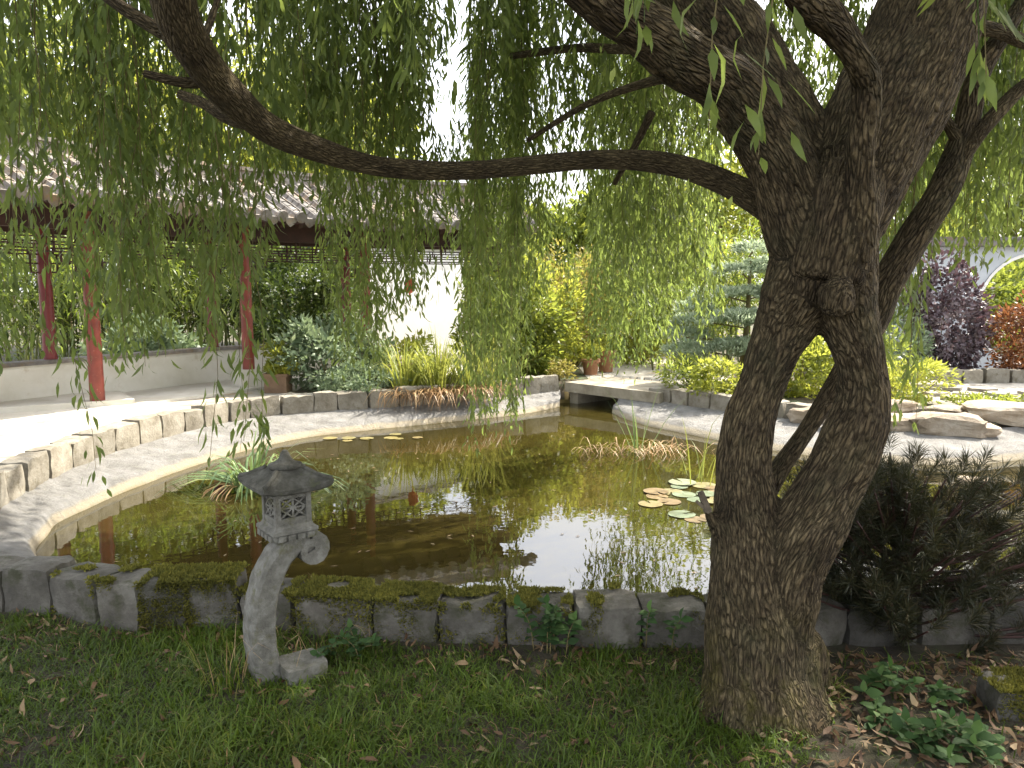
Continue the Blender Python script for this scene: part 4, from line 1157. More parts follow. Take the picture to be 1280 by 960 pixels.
# fire box: four corner posts, sills, heads and latticed openings
H0, H1, hw = .652, .782, .064
fb = MB(); ins = MB()
for k in range(4):
    a = TH + math.pi / 4 + k * math.pi / 2
    fb.box(Vector((cxl + math.cos(a) * hw * 1.414, math.sin(a) * hw * 1.414, (H0 + H1) / 2)), (.022, .022, H1 - H0), rz=TH)
    a = TH + k * math.pi / 2; e = Vector((math.cos(a), math.sin(a), 0)); s = Vector((-math.sin(a), math.cos(a), 0)); cc_ = Vector((cxl, 0, 0)) + e * hw
    for z, h in ((H0 + .013, .026), (H1 - .012, .024)): fb.box(cc_ + Vector((0, 0, z)), (.018, hw * 2 - .022, h), rz=a)
    w = MB()
    z0, z1, hh = H0 + .026, H1 - .024, hw - .011
    for i in range(3):
        y0, y1 = -hh + i * hh * 2 / 3, -hh + (i + 1) * hh * 2 / 3
    def P(y, z): return cc_ + s * y + Vector((0, 0, z))
    nY, nZ = 2, 2
    for i in range(nY):
        for j in range(nZ):
            ya, yb = -hh + i * hh, -hh + (i + 1) * hh; za, zb = z0 + j * (z1 - z0) / 2, z0 + (j + 1) * (z1 - z0) / 2
            w.bar(P(ya, za), P(yb, zb), .008, .007); w.bar(P(ya, zb), P(yb, za), .0078, .0068)
    w.bar(P(0, z0), P(0, z1), .0085, .007); w.bar(P(-hh, (z0 + z1) / 2), P(hh, (z0 + z1) / 2), .0083, .0072)
    w.build("lattice_window", M['lantern_stone'], SL_)
roughen(fb.build("fire_box", M['lantern_stone'], SL_), .001, 0)
# hipped roof with lifted corners
def roofring(half, z, lift, n=8):
    pts = []
    cs = sqo(half, z)
    for k in range(4):
        a, b = cs[k], cs[(k + 1) % 4]
        for i in range(n):
            f = i / n; u = abs(f - .5) * 2
            p = a.lerp(b, f); ctr = Vector((cxl, 0, z))
            p = ctr + (p - ctr) * (1 + .06 * (u ** 3) - .03 * (1 - u)) ; p.z = z + lift * u ** 3
            pts.append(p)
    return pts
mb = MB()
mb.loft([roofring(.06, .776, 0), roofring(.128, .786, .014), roofring(.136, .792, .018), roofring(.138, .808, .022), roofring(.118, .824, .016), roofring(.085, .848, .008), roofring(.06, .866, .002), roofring(.055, .872, 0)])
for k in range(4):          # hip ridges
    c0, c1 = sqo(.138, 0)[k], sqo(.058, 0)[k]
    mid = c0.lerp(c1, .5)
    c = catmull([Vector((c0.x, c0.y, .832)), Vector((mid.x, mid.y, .846)), Vector((c1.x, c1.y, .872))], 4)
    mb.tube(c, [.011] * len(c), 6)
roughen(mb.build("roof", M['lantern_roof'], SL_), .002, 1)
mb = MB(); n = 16
mb.loft([[Vector((cxl + math.cos(2 * math.pi * k / n) * r, math.sin(2 * math.pi * k / n) * r, z)) for k in range(n)]
         for r, z in ((.05, .868), (.066, .872), (.07, .88), (.066, .888), (.045, .894), (.03, .904), (.022, .918), (.017, .932), (.009, .943))], True)
roughen(mb.build("finial", M['lantern_roof'], SL_), .0015, 0)

# ================================================================== PLANTS BY THE WATER
def blades_plant(name, label, cat, pos, n, L, W, spread, bend, mat, rise=1.0, group=None, parent=None, seg=4, part='leaves', rn=None):
    o = parent
    if o is None:
        o = empty(name, pos); tag(o, label, cat, group)
    az = NP.random(n) * 6.283; r = np.sqrt(NP.random(n)) * spread
    base = np.stack([np.cos(az) * r, np.sin(az) * r, np.zeros(n)], 1)
    a2 = az + NP.normal(size=n) * .6; tl = NP.random(n) * .55
    d = np.stack([np.cos(a2) * tl, np.sin(a2) * tl, np.full(n, rise)], 1)
    V, F, Rr = ribbons(base, d, bend[0] + (bend[1] - bend[0]) * NP.random(n), L * (.6 + .5 * NP.random(n)), W * (.7 + .6 * NP.random(n)), np.clip(NP.beta(2, 2, n) if rn is None else rn(n), 0, 1), seg)
    me = mesh_tris(part, V, F, M[mat], {"rnd": Rr}); link(part, me, o)
    return o
# reed clump hanging over the far kerb
rc = empty("reed_clump", at_d(548, 495, 10.75)); rc.location.z = .15; tag(rc, "clump of yellow green reeds over brown dead leaves on the far kerb", "reeds")
for dx, dy, n in ((-.45, -.1, 110), (0, 0, 150), (.45, .15, 130), (.75, .45, 60)):
    for mat, L, W, bend, cnt, pt in (('reed', .95, .022, (.2, .9), n, 'leaves'), ('dry', .62, .017, (1.3, 2.0), int(n * .7), 'dead_leaves')):
        az = NP.random(cnt) * 6.283; r = NP.random(cnt) * .28
        base = np.stack([dx + np.cos(az) * r, dy + np.sin(az) * r, np.zeros(cnt)], 1)
        if mat == 'dry': a2 = -1.57 + NP.normal(size=cnt) * .7 - .3; base[:, 1] -= .2; tl = .7 + NP.random(cnt) * .6
        else: a2 = az; tl = NP.random(cnt) * .5
        d = np.stack([np.cos(a2) * tl, np.sin(a2) * tl, np.ones(cnt)], 1)
        V, F, Rr = ribbons(base, d, bend[0] + (bend[1] - bend[0]) * NP.random(cnt), L * (.6 + .5 * NP.random(cnt)), W, NP.beta(2, 2, cnt), 6)
        link(pt, mesh_tris(pt, V, F, M[mat], {"rnd": Rr}), rc)
# iris clump in the water behind the lantern
p = at_z(335, 612, -.17)
ir = blades_plant("iris_plant", "arching green iris clump standing in the water behind the stone lantern", "water plant", (p.x - .1, p.y, -.18), 80, .66, .026, .2, (.5, 1.7), 'iris')
az = np.linspace(-.5, .5, 16); az2 = np.concatenate([az * .8, np.pi + az])
nn = len(az2)
V, F, Rr = ribbons(np.stack([np.cos(az2) * .1, np.sin(az2) * .1, np.full(nn, .03)], 1), np.stack([np.cos(az2) * 1.5, np.sin(az2) * 1.0, np.full(nn, .8)], 1), 1.2, .75 + .25 * NP.random(nn), .026, NP.random(nn), 6)
link("leaves", mesh_tris("leaves", V, F, M['iris'], {"rnd": Rr}), ir)
V, F, Rr = ribbons(np.stack([np.cos(az2) * .1, np.sin(az2) * .1, np.full(nn, .03)], 1), np.stack([np.cos(az2 + 1) * 1.2, np.sin(az2 + 1) * 1.0, np.full(nn, .6)], 1), 1.6, .5 + .2 * NP.random(nn), .018, NP.random(nn), 5)
link("dead_leaves", mesh_tris("dead_leaves", V, F, M['dry'], {"rnd": Rr}), ir)
# sparse reeds in the right middle of the pond
p = at_z(800, 565, -.15)
r2 = blades_plant("water_reed", "thin upright reeds with a straw tangle in the middle right of the pond", "water plant", (p.x, p.y, -.2), 9, .85, .02, .08, (.0, .35), 'iris')
nn = 90
az = NP.random(nn) * 6.283
V, F, Rr = ribbons(np.stack([NP.normal(size=nn) * .35, NP.normal(size=nn) * .12, np.full(nn, .05)], 1), np.stack([np.cos(az), np.sin(az), np.full(nn, .5) + NP.random(nn)], 1), 1.4, .22 + .3 * NP.random(nn), .009, .5 + .5 * NP.random(nn), 5)
link("straw", mesh_tris("straw", V, F, M['dry'], {"rnd": Rr}), r2)
p = at_z(868, 600, -.15)
blades_plant("water_reed", "few tall yellowing reed stalks in the water left of the willow trunk", "water plant", (p.x, p.y, -.2), 10, .75, .015, .22, (.0, .5), 'reed')
# lily pads
pad_me = {}
for k in range(4):
    for cname in ('green', 'yellow', 'orange'):
        m = MB(); n = 18; r = 1.0
        vs = [(0, 0, 0)] + [(math.cos(.18 + (2 * math.pi - .36) * q / n) * r * (1 + .04 * math.sin(q * 2.1 + k)), math.sin(.18 + (2 * math.pi - .36) * q / n) * r, .03 + .05 * noise.noise(Vector((q * .6, k, 0)))) for q in range(n + 1)]
        m.add(vs, [(0, q + 1, q + 2) for q in range(n)], True); pad_me[k, cname] = m.mesh("lily_pad", M['lily_' + cname])
pads = [(868, 618, 11, .15, .15, "lily pad floating in the big group left of the willow trunk", "lily pads beside the willow trunk", ('green', 'yellow', 'green', 'orange')),
        (832, 626, 4, .08, .1, "lily pad at the left tip of the group by the trunk", "lily pads at the tip of the trunk group", ('orange', 'yellow')),
        (868, 652, 4, .1, .1, "lily pad lying nearest the kerb left of the willow trunk", "lily pads near the kerb", ('orange', 'green')),
        (470, 548, 8, .4, .12, "small lily pad floating by the far left apron", "lily pads by the far apron", ('yellow',)),
        (1262, 692, 7, .35, .3, "lily pad floating behind the dark pine", "lily pads behind the pine", ('green', 'orange'))]
for (px, py, n, sx, sy, lb, gp, cols) in pads:
    c = at_z(px, py, -.15); placed = []
    for q in range(n):
        for _ in range(60):
            rr_ = rnd.uniform(.07, .125) * (1 if gp != "lily pads by the far apron" else .75); x, y = c.x + rnd.gauss(0, sx), c.y + rnd.gauss(0, sy)
            if all(math.hypot(x - a, y - b) > (rr_ + e) * .72 for a, b, e in placed): break
        placed.append((x, y, rr_)); cn = cols[q % len(cols)]
        o = link("lily_pad", pad_me[q % 4, cn]); o.location = (x, y, -.147 + .0012 * q); o.scale = (rr_, rr_, .25 * rr_); o.rotation_euler = (0, 0, rnd.uniform(0, 6.28))
        tag(o, ({'green': 'pale green ', 'yellow': 'yellowish ', 'orange': 'orange brown '}[cn]) + lb, "lily pad", gp)

# ================================================================== SHRUBS
def gz(x, y): return float(ground_z(np.array(x), np.array(y)))
def spot(px, D): v = at_d(px, 480, D); return (v.x, v.y, gz(v.x, v.y))
bush("shrub", "pale silvery green leafy shrub in front of the gallery columns", "shrub", spot(412, 11.0), (.72, .5, .5), 3600, .095, 'silver', 46)
bush("shrub", "low grey green shrub spilling over the kerb stones left of the reeds", "shrub", spot(448, 10.45), (.55, .3, .22), 1800, .06, 'silver', 30)
bush("shrub", "yellow green bush between the silvery shrub and the reeds", "shrub", spot(500, 11.6), (.6, .5, .36), 2200, .1, 'lime', 34)
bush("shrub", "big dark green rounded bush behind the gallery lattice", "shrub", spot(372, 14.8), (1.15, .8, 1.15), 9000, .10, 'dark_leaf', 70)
bush("shrub", "tall green bush with bright tips above the dark rounded bush", "shrub", spot(400, 17.5), (1.9, .9, 1.5), 7000, .13, 'bamboo', 60)
# potted plant by the gallery column
pp = spot(348, 10.75); pot = empty("planter", pp); tag(pot, "square brown wooden planter with a small leafy plant by the gallery", "planter")
mb = MB(); mb.box(Vector((0, 0, .13)), (.3, .3, .26)); mb.build("box", M['timber'], pot)
mb = MB()
for sx, sy in ((0, 1), (0, -1), (1, 0), (-1, 0)): mb.box(Vector((sx * .16, sy * .16, .245)), (.35 if sx == 0 else .03, .35 if sy == 0 else .03, .04) if sx == 0 else (.03, .29, .04))
mb.build("rim", M['timber'], pot)
bush("shrub", "small yellow green plant growing in the brown planter", "plant", (pp[0], pp[1], pp[2] + .24), (.26, .24, .2), 700, .08, 'lime', 16, nst=5)
# behind the far kerb towards the bridge
S2 = [(618, 12.2, (.55, .42, .7), 4000, .09, 'tree_green', "mid green bush hidden behind the hanging willow column"),
      (645, 12.5, (.75, .42, 1.0), 5200, .09, 'tree_green', "green leafy bush right of the hanging willow column"),
      (690, 13.2, (.7, .5, 1.0), 4600, .085, 'lime', "bright yellow green bush behind the terracotta pots"),
      (722, 14.4, (.7, .5, 1.15), 3600, .09, 'orange', "yellow bush turning orange behind the terracotta pots"),
      (662, 12.4, (.42, .35, .3), 1600, .07, 'tree_green', "low dark green plant behind the kerb left of the bridge"),
      (665, 15.5, (1.3, .6, 1.15), 6000, .11, 'tree_green', "wide green hedge shrub in front of the far trees"),
      (765, 16.0, (1.1, .6, 1.2), 5000, .10, 'tree_green', "tall green shrub behind the path beyond the bridge"),
      (800, 14.8, (.7, .5, .85), 3400, .09, 'lime', "light green bush on the path edge beyond the bridge"),
      (845, 17.0, (1.3, .8, 1.5), 6000, .12, 'lime', "tall sunlit yellow green shrub left of the bamboo"),
      (700, 12.15, (.22, .2, .16), 500, .06, 'orange', "low orange plant beside the left end of the bridge")]
for px, D, rad, n, ls_, mt, lb in S2: bush("shrub", lb, "shrub", spot(px, D), rad, n, ls_, mt, 44)
# bamboo and sword-leaved plant at the middle right
def bamboo(label, pos, h, w, nc, nl, mat='bamboo', group=None):
    o = empty("bamboo", pos); tag(o, label, "bamboo", group)
    V = []; mb = MB(); pts = []
    for k in range(nc):
        x, y = NP.normal() * w * .5, NP.normal() * w * .3; lx, ly = NP.normal() * w * .45, NP.normal() * w * .3; hh = h * (.75 + .3 * NP.random())
        c = catmull([(x, y, -.02), (x + lx * .25, y + ly * .25, hh * .55), (x + lx, y + ly, hh)], 5)
        mb.tube(c, np.linspace(.016, .005, len(c)), 6); pts.append(np.array(c))
    mb.build("culm", M['bamboo_culm'], o)
    which = NP.integers(0, nc, nl); t = .25 + .75 * NP.random(nl) ** .8
    C = np.stack([pts[a][min(int(b * (len(pts[a]) - 1)), len(pts[a]) - 1)] for a, b in zip(which, t)])
    C = C + NP.normal(size=(nl, 3)) * np.array([.22, .22, .16])
    d = unit(NP.normal(size=(nl, 3)) * np.array([1, 1, .3]) + np.array([0, 0, -.55])); L = .2 * (.5 + .7 * NP.random(nl))
    V, F, Rr = leaf_blades(C, d, unit(NP.normal(size=(nl, 3)) * .4 + np.array([0, 0, 1.0])), L, L * .15, NP.beta(2, 2.2, nl), .8, True)
    link("foliage", mesh_tris("foliage", V, F, M[mat], {"rnd": Rr}), o)
M['bamboo_culm'] = surf("bamboo_culm", [(0.3, (0.08, 0.10, 0.03)), (0.7, (0.16, 0.17, 0.05))], 5, 0.5, 0)
bamboo("dense bamboo with pale drooping leaves behind the blue spruce", spot(885, 14.2), 2.75, 1.5, 26, 5200)
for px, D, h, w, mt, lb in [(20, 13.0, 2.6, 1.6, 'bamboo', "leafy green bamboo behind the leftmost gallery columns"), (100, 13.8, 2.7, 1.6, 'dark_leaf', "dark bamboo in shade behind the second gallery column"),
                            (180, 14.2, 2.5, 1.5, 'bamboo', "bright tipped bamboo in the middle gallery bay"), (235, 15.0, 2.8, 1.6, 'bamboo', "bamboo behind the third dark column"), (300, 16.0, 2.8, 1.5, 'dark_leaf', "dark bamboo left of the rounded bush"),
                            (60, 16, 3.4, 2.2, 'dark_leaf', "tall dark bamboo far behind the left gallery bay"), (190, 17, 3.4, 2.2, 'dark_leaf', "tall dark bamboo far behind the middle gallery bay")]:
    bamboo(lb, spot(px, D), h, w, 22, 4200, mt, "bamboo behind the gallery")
# pale broad-leaved plants just behind the low wall of the gallery
for px, D, lb in ((170, 12.3, "pale broad leaved shrub behind the low gallery wall"), (208, 12.9, "small pale leaved shrub by the third dark column")):
    bush("shrub", lb, "shrub", spot(px, D), (.6, .4, .48), 1400, .13, 'silver', 26)
p = spot(862, 12.6)
blades_plant("yucca", "blue green sword leaved yucca left of the blue spruce", "plant", p, 60, .95, .05, .12, (.0, .5), 'needle', .9)
# layered blue spruce
sp_o = empty("blue_spruce", spot(925, 11.8)); tag(sp_o, "blue green conifer with flat layered branches left of the willow trunk", "conifer")
h = 1.85
mb = MB(); c = catmull([(0, 0, -.02), (.06, 0, .7), (.1, .02, h)], 5); mb.tube(c, np.linspace(.07, .02, len(c)), 8); mb.build("trunk", M['twig'], sp_o)
parts = []
mb = MB()
pads_ = [(-.55, -.15, .50, .52), (.45, -.2, .55, .5), (0, -.4, .58, .45), (-.45, -.1, .93, .5), (.4, -.1, .98, .5), (-.05, -.35, 1.0, .4), (-.25, -.05, 1.32, .42), (.45, 0, 1.36, .4), (-.02, 0, 1.66, .36), (.4, 0, 1.75, .3), (.12, 0, 1.98, .22), (-.85, -.1, .72, .25), (-.72, -.05, 1.12, .22)]
for (x, y, z, r) in pads_:
    n = int(9000 * r * r) + 200
    a = NP.random(n) * 6.283; q = np.sqrt(NP.random(n)) * r
    C = np.stack([x + np.cos(a) * q * 1.25, y + np.sin(a) * q * .9, z + .07 * (1 - (q / r) ** 2) + .05 * np.sin(a * 5 + q * 20) * (q / r) + NP.normal(size=n) * .018], 1)
    d = unit(np.stack([np.cos(a), np.sin(a), np.full(n, .8)], 1) + NP.normal(size=(n, 3)) * .5); L = .085 * (.6 + .7 * NP.random(n))
    parts.append(leaf_blades(C, d, unit(NP.normal(size=(n, 3)) * .5 + np.array([0, 0, .8])), L, L * .3, np.clip(NP.beta(2, 2, n), 0, 1)))
    mb.bar((0.06, 0, z - .1), (x, y, z - .02), .022, .022)
mb.build("limb", M['twig'], sp_o)
V, F, Rr = join_np(parts); link("foliage", mesh_tris("foliage", V, F, M['spruce'], {"rnd": Rr}), sp_o)
S3 = [(868, 10.75, (.42, .3, .28), 1900, .07, 'tree_green', "feathery green fern like bush at the bridge's right end", .3),
      (905, 10.35, (.52, .34, .27), 2200, .065, 'lime', "low golden green bush in front of the blue spruce", .45),
      (1005, 10.6, (.5, .4, .42), 2000, .08, 'lime', "yellow green bush seen through the hole in the willow", .45),
      (1062, 11.2, (.7, .5, .6), 2600, .09, 'tree_green', "green bush right behind the willow's right stem", .45),
      (1125, 9.9, (.62, .42, .3), 3000, .07, 'lime', "yellow green spreading juniper on the right bank", .28),
      (1112, 12.2, (.5, .4, .55), 2200, .08, 'silver', "grey green shrub beside the purple leaved bush", .4),
      (1225, 9.75, (.42, .26, .09), 900, .05, 'tree_green', "low cushion of green ground cover on the right bank", .5),
      (1285, 9.1, (.25, .2, .14), 500, .05, 'tree_green', "small green tuft at the right picture edge", .5),
      (1150, 16.5, (2.4, .9, 1.25), 6500, .13, 'tree_green', "green hedge showing above the grey garden wall", .45),
      (1270, 16.6, (1.4, .8, 1.0), 4200, .12, 'tree_green', "dark green shrub seen through the moon gate", .45)]
for px, D, rad, n, ls_, mt, lb, ra in S3: bush("shrub", lb, "shrub", spot(px, D), rad, n, ls_, mt, 36, ratio=ra)
bush("shrub", "tall purple leaved shrub in front of the grey garden wall", "shrub", spot(1176, 12.5), (.58, .42, 1.0), 6200, .08, 'purple', 80, ratio=.62, spread=.26)
bush("maple_tree", "small spreading Japanese maple with orange red leaves at the right edge", "tree", spot(1282, 12.2), (.62, .5, .62), 4200, .085, 'maple', 60, ratio=.4, part='crown')
# terracotta pots by the bridge
for px, D, r, hh, lb, plb in ((738, 12.9, .15, .26, "pale terracotta pot nearest the bridge's left end", "yellow leaved plant in the pale pot"), (757, 13.4, .16, .36, "taller terracotta pot behind the pale one by the bridge", "yellow leaved plant in the taller terracotta pot")):
    s = spot(px, D); o = empty("flower_pot", s); tag(o, lb, "flower pot", "terracotta pots by the bridge"); n = 18
    mb = MB(); mb.loft([[Vector((math.cos(2 * math.pi * k / n) * q, math.sin(2 * math.pi * k / n) * q, z)) for k in range(n)] for q, z in ((r * .72, 0), (r * .9, hh * .8), (r * .93, hh * .82))], True); mb.build("pot", M['terracotta'], o)
    mb = MB(); mb.loft([[Vector((math.cos(2 * math.pi * k / n) * q, math.sin(2 * math.pi * k / n) * q, z)) for k in range(n)] for q, z in ((r * .94, hh * .822), (r * 1.08, hh * .825), (r * 1.08, hh), (r * .9, hh))], False); mb.build("rim", M['terracotta'], o)
    bush("potted_plant", plb, "plant", (s[0], s[1], s[2] + hh - .02), (.2, .2, .13), 420, .07, 'lime', 12, nst=5)

# ================================================================== BACKGROUND TREES
T = [(-40, 18, 8.0, (2.6, 2, 2.9), 'tree_green', "broad green tree at the far left behind the gallery roof"),
     (90, 21, 9.0, (2.9, 2, 3.2), 'tree_green', "tall green tree left of the thick overhead bough"),
     (215, 20, 8.0, (2.4, 2, 3.0), 'lime', "yellow green tree behind the middle of the gallery roof"),
     (330, 19, 7.2, (2.2, 1.8, 2.7), 'lime', "bright yellow green tree right of the middle column pair"),
     (430, 22, 7.6, (2.3, 1.8, 2.9), 'lime', "yellow green tree behind the gallery's far end"),
     (505, 24, 5.2, (1.6, 1.5, 1.9), 'tree_green', "smaller green tree left of the bright sky gap"),
     (600, 22, 3.8, (2.0, 1.2, 1.6), 'lime', "low yellow green tree under the bright sky gap"),
     (730, 20, 3.6, (2.0, 1.2, 1.5), 'tree_green', "low round green tree under the right sky gap"),
     (880, 21, 5.2, (2.3, 1.6, 2.2), 'lime', "sunlit tree behind the bamboo left of the willow trunk"),
     (1010, 23, 5.6, (2.4, 1.6, 2.4), 'tree_green', "green tree right behind the willow fork"),
     (1130, 21, 5.4, (2.2, 1.6, 2.2), 'lime', "sunlit tree behind the grey wall, left half"),
     (1260, 22, 6.0, (2.6, 1.8, 2.6), 'tree_green', "green tree above the moon gate")]
for px, D, h, cr, mt, lb in T:
    v = at_d(px, 480, D); tree(lb, (v.x, v.y, .1), h, cr, 9000, .19, mt, 70)

# ================================================================== PINE SHRUB, LAWN AND LITTER
pn = empty("pine_shrub", at_z(1125, 800, 0)); tag(pn, "dark dwarf pine shrub with needle tufts right of the willow trunk", "pine")
mb = MB(); parts = []; g = np.random.default_rng(3)
tips = []
c = catmull([(0, .1, -.03), (.03, .12, .35), (.02, .12, .52), (.03, .1, .68)], 5); mb.tube(c, np.linspace(.035, .012, len(c)), 7)
tips.append((np.array(c[-1]), np.array([0, 0, 1.0])))
for k in range(135):
    a = g.random() * 6.283; zl = .02 + .60 * g.random() ** 1.15; reach = (.25 + .55 * g.random()) * (1.1 - .7 * (zl / .8) ** 2)
    a0 = np.array([.02, .11, zl * .75]); e = np.array([np.cos(a) * reach * (1.5 if np.cos(a) > 0 else .85), .1 + np.sin(a) * reach * .55, zl + .10 + .12 * g.random()])
    m_ = (a0 + e) / 2 - np.array([0, 0, .05])
    q = catmull([a0, m_, e], 4); mb.tube(q, np.linspace(.010, .004, len(q)), 5)
    for f in (.45, .6, .75, .88, 1.0):
        i = min(int(f * (len(q) - 1)), len(q) - 1)
        dr = unit(np.array(q[i]) - np.array(q[max(i - 1, 0)]))
        off = np.zeros(3) if f == 1 else g.normal(size=3) * .05
        tips.append((np.array(q[i]) + off, unit(dr * .7 + np.array([0, 0, .6]) + g.normal(size=3) * .3)))
mb.build("limb", M['wood'], pn)
for pt, dr in tips:
    n = 84; s = g.random(n) * .09
    d = unit(dr[None] * .75 + rand_dirs(n, g) * .75); L = .075 * (.7 + .5 * g.random(n))
    parts.append(leaf_blades(pt[None] + dr[None] * s[:, None], d, rand_dirs(n, g), L, .0032, np.clip(g.beta(2, 2.5, n) + (g.random() < .1) * .3, 0, 1)))
V, F, Rr = join_np(parts); V[:, 2] = np.maximum(V[:, 2], .005); link("needles", mesh_tris("needles", V, F, M['pine'], {"rnd": Rr}), pn)

def lawn_z(x, y): 
    i = np.clip(((x - gx[0]) / STEP).astype(int), 0, nx - 2); j = np.clip(((y - gy[0]) / STEP).astype(int), 0, ny - 2)
    fx, fy = (x - gx[i]) / STEP, (y - gy[j]) / STEP
    return (GZ[j, i] * (1 - fx) * (1 - fy) + GZ[j, i + 1] * fx * (1 - fy) + GZ[j + 1, i] * (1 - fx) * fy + GZ[j + 1, i + 1] * fx * fy)
g = np.random.default_rng(9)
n = 230000
x = g.uniform(-4.2, 3.6, n); y = 1.1 + 2.62 * g.random(n)
nz = np.array([noise.noise(Vector((a * 1.3, b * 1.3, 0))) + .6 * noise.noise(Vector((a * 4, b * 4, 2))) for a, b in zip(x, y)])
front = np.interp(x, [-3.5, -2.3, -1.83, -1.3, -.5, .9, 1.5, 4], [3.75, 3.7, 3.5, 3.54, 3.42, 3.36, 3.3, 3.3])
# thinner to the right under the pine and close to the stones, and where leaves lie thick
pr = .72 + .75 * nz - .75 * sstep(.75, 1.5, x) - .35 * sstep(.0, .2, .2 - (front - y)) - .2 * sstep(-.3, .8, x) * sstep(2.4, 2.9, y)
pr = np.maximum(pr, .06)
keep = (y < front - .01) & (g.random(n) < pr) & (np.hypot(x - .93, y - 2.86) > .2)
x, y, nz = x[keep], y[keep], nz[keep]; n = len(x)
az = g.random(n) * 6.283; tl = .15 + .9 * g.random(n)
d = np.stack([np.cos(az) * tl, np.sin(az) * tl, np.ones(n)], 1)
V, F, Rr = ribbons(np.stack([x, y, lawn_z(x, y) - .004], 1), d, .3 + 1.1 * g.random(n), (.035 + .075 * g.random(n) ** 1.5) * (1 + .7 * np.clip(nz, -.7, .9)), .0054 * (.7 + .6 * g.random(n)), np.clip(.34 + .25 * nz + g.normal(size=n) * .16, 0, 1), 2)
tag(link("grass", mesh_tris("grass", V, F, M['grass'], {"rnd": Rr})), kind="stuff")
# dead straw among the grass
n = 9000
x = g.uniform(-4.0, 3.6, n); y = 1.2 + 2.4 * g.random(n)
front = np.interp(x, [-3.5, -2.3, -1.83, -1.3, -.5, .9, 1.5, 4], [3.75, 3.7, 3.5, 3.54, 3.42, 3.36, 3.3, 3.3])
nz = np.array([noise.noise(Vector((a * 1.7 + 9, b * 1.7, 0))) for a, b in zip(x, y)])
keep = (y < front - .01) & (g.random(n) < .55 + .9 * nz); x, y = x[keep], y[keep]; n = len(x)
az = g.random(n) * 6.283; tl = .5 + 1.5 * g.random(n)
V, F, Rr = ribbons(np.stack([x, y, lawn_z(x, y)], 1), np.stack([np.cos(az) * tl, np.sin(az) * tl, np.ones(n)], 1), .4 + 1.4 * g.random(n), .05 + .09 * g.random(n) ** 2, .0034, g.beta(1.8, 2.2, n), 3)
tag(link("dead_grass", mesh_tris("dead_grass", V, F, M['dry'], {"rnd": Rr})), kind="stuff")
# fallen leaves
n = 16000
x = g.uniform(-4.0, 3.8, n); y = 1.2 + 2.5 * g.random(n)
front = np.interp(x, [-3.5, -2.3, -1.83, -1.3, -.5, .9, 1.5, 4], [3.75, 3.7, 3.5, 3.54, 3.42, 3.36, 3.3, 3.3])
pr = .16 + 1.0 * sstep(.7, 1.3, x) + .35 * (1 - sstep(.0, .4, front - y))
keep = (y < front - .02) & (g.random(n) < pr); x, y = x[keep], y[keep]; n = len(x)
az = g.random(n) * 6.283
L = .035 + .04 * g.random(n)
V, F, Rr = leaf_blades(np.stack([x, y, lawn_z(x, y) + .006 + .03 * g.random(n) ** 2], 1), np.stack([np.cos(az), np.sin(az), g.normal(size=n) * .3], 1), unit(g.normal(size=(n, 3)) * .45 + np.array([0, 0, 1.0])), L, L * (.18 + .22 * g.random(n)), np.clip(g.beta(1.6, 1.9, n), 0, 1), g.normal(size=n), True)
tag(link("fallen_leaves", mesh_tris("fallen_leaves", V, F, M['litter'], {"rnd": Rr})), kind="stuff")
# a few fallen leaves and specks floating on the water
n = 90; x = g.uniform(-2.6, 1.2, n); y = g.uniform(4.3, 8.2, n); az = g.random(n) * 6.283
V, F, Rr = leaf_blades(np.stack([x, y, np.full(n, -.146)], 1), np.stack([np.cos(az), np.sin(az), np.zeros(n)], 1), np.tile([0, 0, 1.0], (n, 1)), .05, .012, .5 + .5 * g.random(n), .1)
tag(link("floating_leaves", mesh_tris("floating_leaves", V, F, M['litter'], {"rnd": Rr})), kind="stuff")
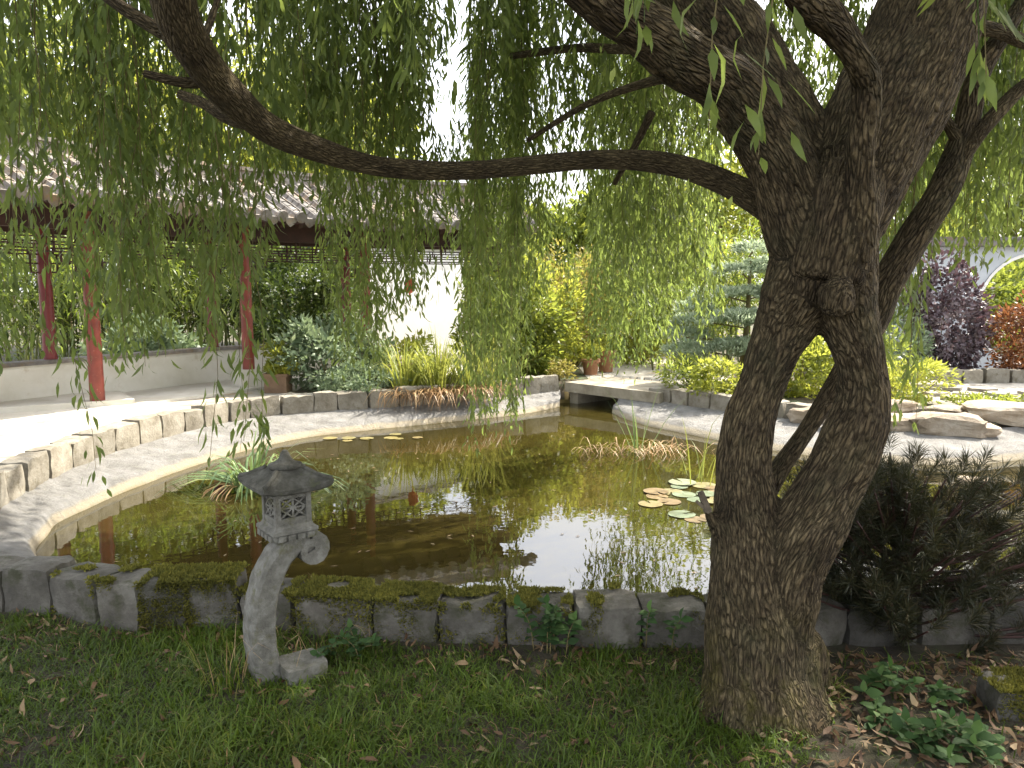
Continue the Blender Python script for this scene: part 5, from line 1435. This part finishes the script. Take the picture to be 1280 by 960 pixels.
# weeds by the kerb
def weed(label, px, py, hgt, ns, leafL, mat='weed', zz=0.0, group=None):
    p = at_z(px, py, 0); o = empty("weed", (p.x, p.y, zz)); tag(o, label, "weed", group)
    mb = MB(); base = []; dirs = []
    for k in range(ns):
        x0, y0 = rnd.gauss(0, .05), rnd.gauss(0, .03); lx, ly = rnd.gauss(0, .07), rnd.gauss(-.03, .05); hh = hgt * rnd.uniform(.6, 1.05)
        c = catmull([(x0, y0, -.01), (x0 + lx * .3, y0 + ly * .3, hh * .6), (x0 + lx, y0 + ly, hh)], 4); mb.tube(c, np.linspace(.003, .0015, len(c)), 5)
        for i in range(2, len(c)):
            a = rnd.random() * 3.14
            for s in (0, math.pi):
                base.append(c[i]); dirs.append((math.cos(a + s), math.sin(a + s), .25))
        base.append(c[-1]); dirs.append((lx, ly, .5))
    mb.build("stem", M['twig'], o)
    n = len(base); L = leafL * (.7 + .5 * NP.random(n))
    V, F, Rr = leaf_blades(np.array(base), np.array(dirs), unit(NP.normal(size=(n, 3)) * .3 + np.array([0, -.25, 1.0])), L, L * .58, NP.random(n), .7, True)
    link("leaves", mesh_tris("leaves", V, F, M[mat], {"rnd": Rr}), o)
weed("leafy green nettle clump against the mossy kerb left of the trunk", 688, 812, .22, 7, .06)
weed("small weed between the nettles and the willow trunk", 828, 806, .2, 3, .055)
weed("low green weed behind the base of the stone lantern", 420, 822, .1, 6, .04)
weed("bright leaved weed in the litter right of the willow base", 1105, 865, .13, 4, .055)
weed("broad leaved green plant at the bottom right corner", 1165, 945, .1, 5, .06)
weed("small green seedling among the leaves below the pine", 1195, 880, .1, 3, .05)
weed("spreading green plant in the lower right leaf litter", 1130, 920, .1, 5, .055)
weed("green weed at the right edge beneath the pine", 1240, 950, .1, 4, .055)
p = at_z(1262, 885, 0); ms = empty("mossy_stone", (p.x, p.y, -.03)); tag(ms, "small moss covered stone in the leaf litter at the lower right edge", "stone")
o = link("stone", stone_mesh("stone", .2, .18, .14, M['near_stone'], 77, 4, .02), ms); moss_on(o, .2, .18, .14, 61, .5, 3000)
p = at_z(285, 850, 0)
dg_ = blades_plant("grass_tuft", "tuft of long grass with dry straw stalks left of the stone lantern", "grass tuft", (p.x, p.y, 0), 150, .2, .005, .15, (.4, 1.8), 'grass', seg=4)
blades_plant(None, None, None, None, 16, .36, .004, .14, (.0, .8), 'dry', parent=dg_, part='straw', seg=4, rn=lambda n: .6 + .4 * NP.random(n))
p = at_z(1000, 870, 0)
blades_plant("grass_tuft", "tuft of long grass at the foot of the willow trunk", "grass tuft", (p.x, p.y, 0), 140, .17, .005, .14, (.6, 1.8), 'grass')
p = at_z(400, 800, 0)
t3 = blades_plant("grass_tuft", "thin grass and straw growing from the kerb behind the lantern", "grass tuft", (p.x, p.y + .05, 0), 60, .2, .004, .25, (.4, 1.6), 'grass')
blades_plant(None, None, None, None, 26, .32, .0035, .28, (.3, 1.6), 'dry', parent=t3, part='straw', rn=lambda n: .6 + .4 * NP.random(n))
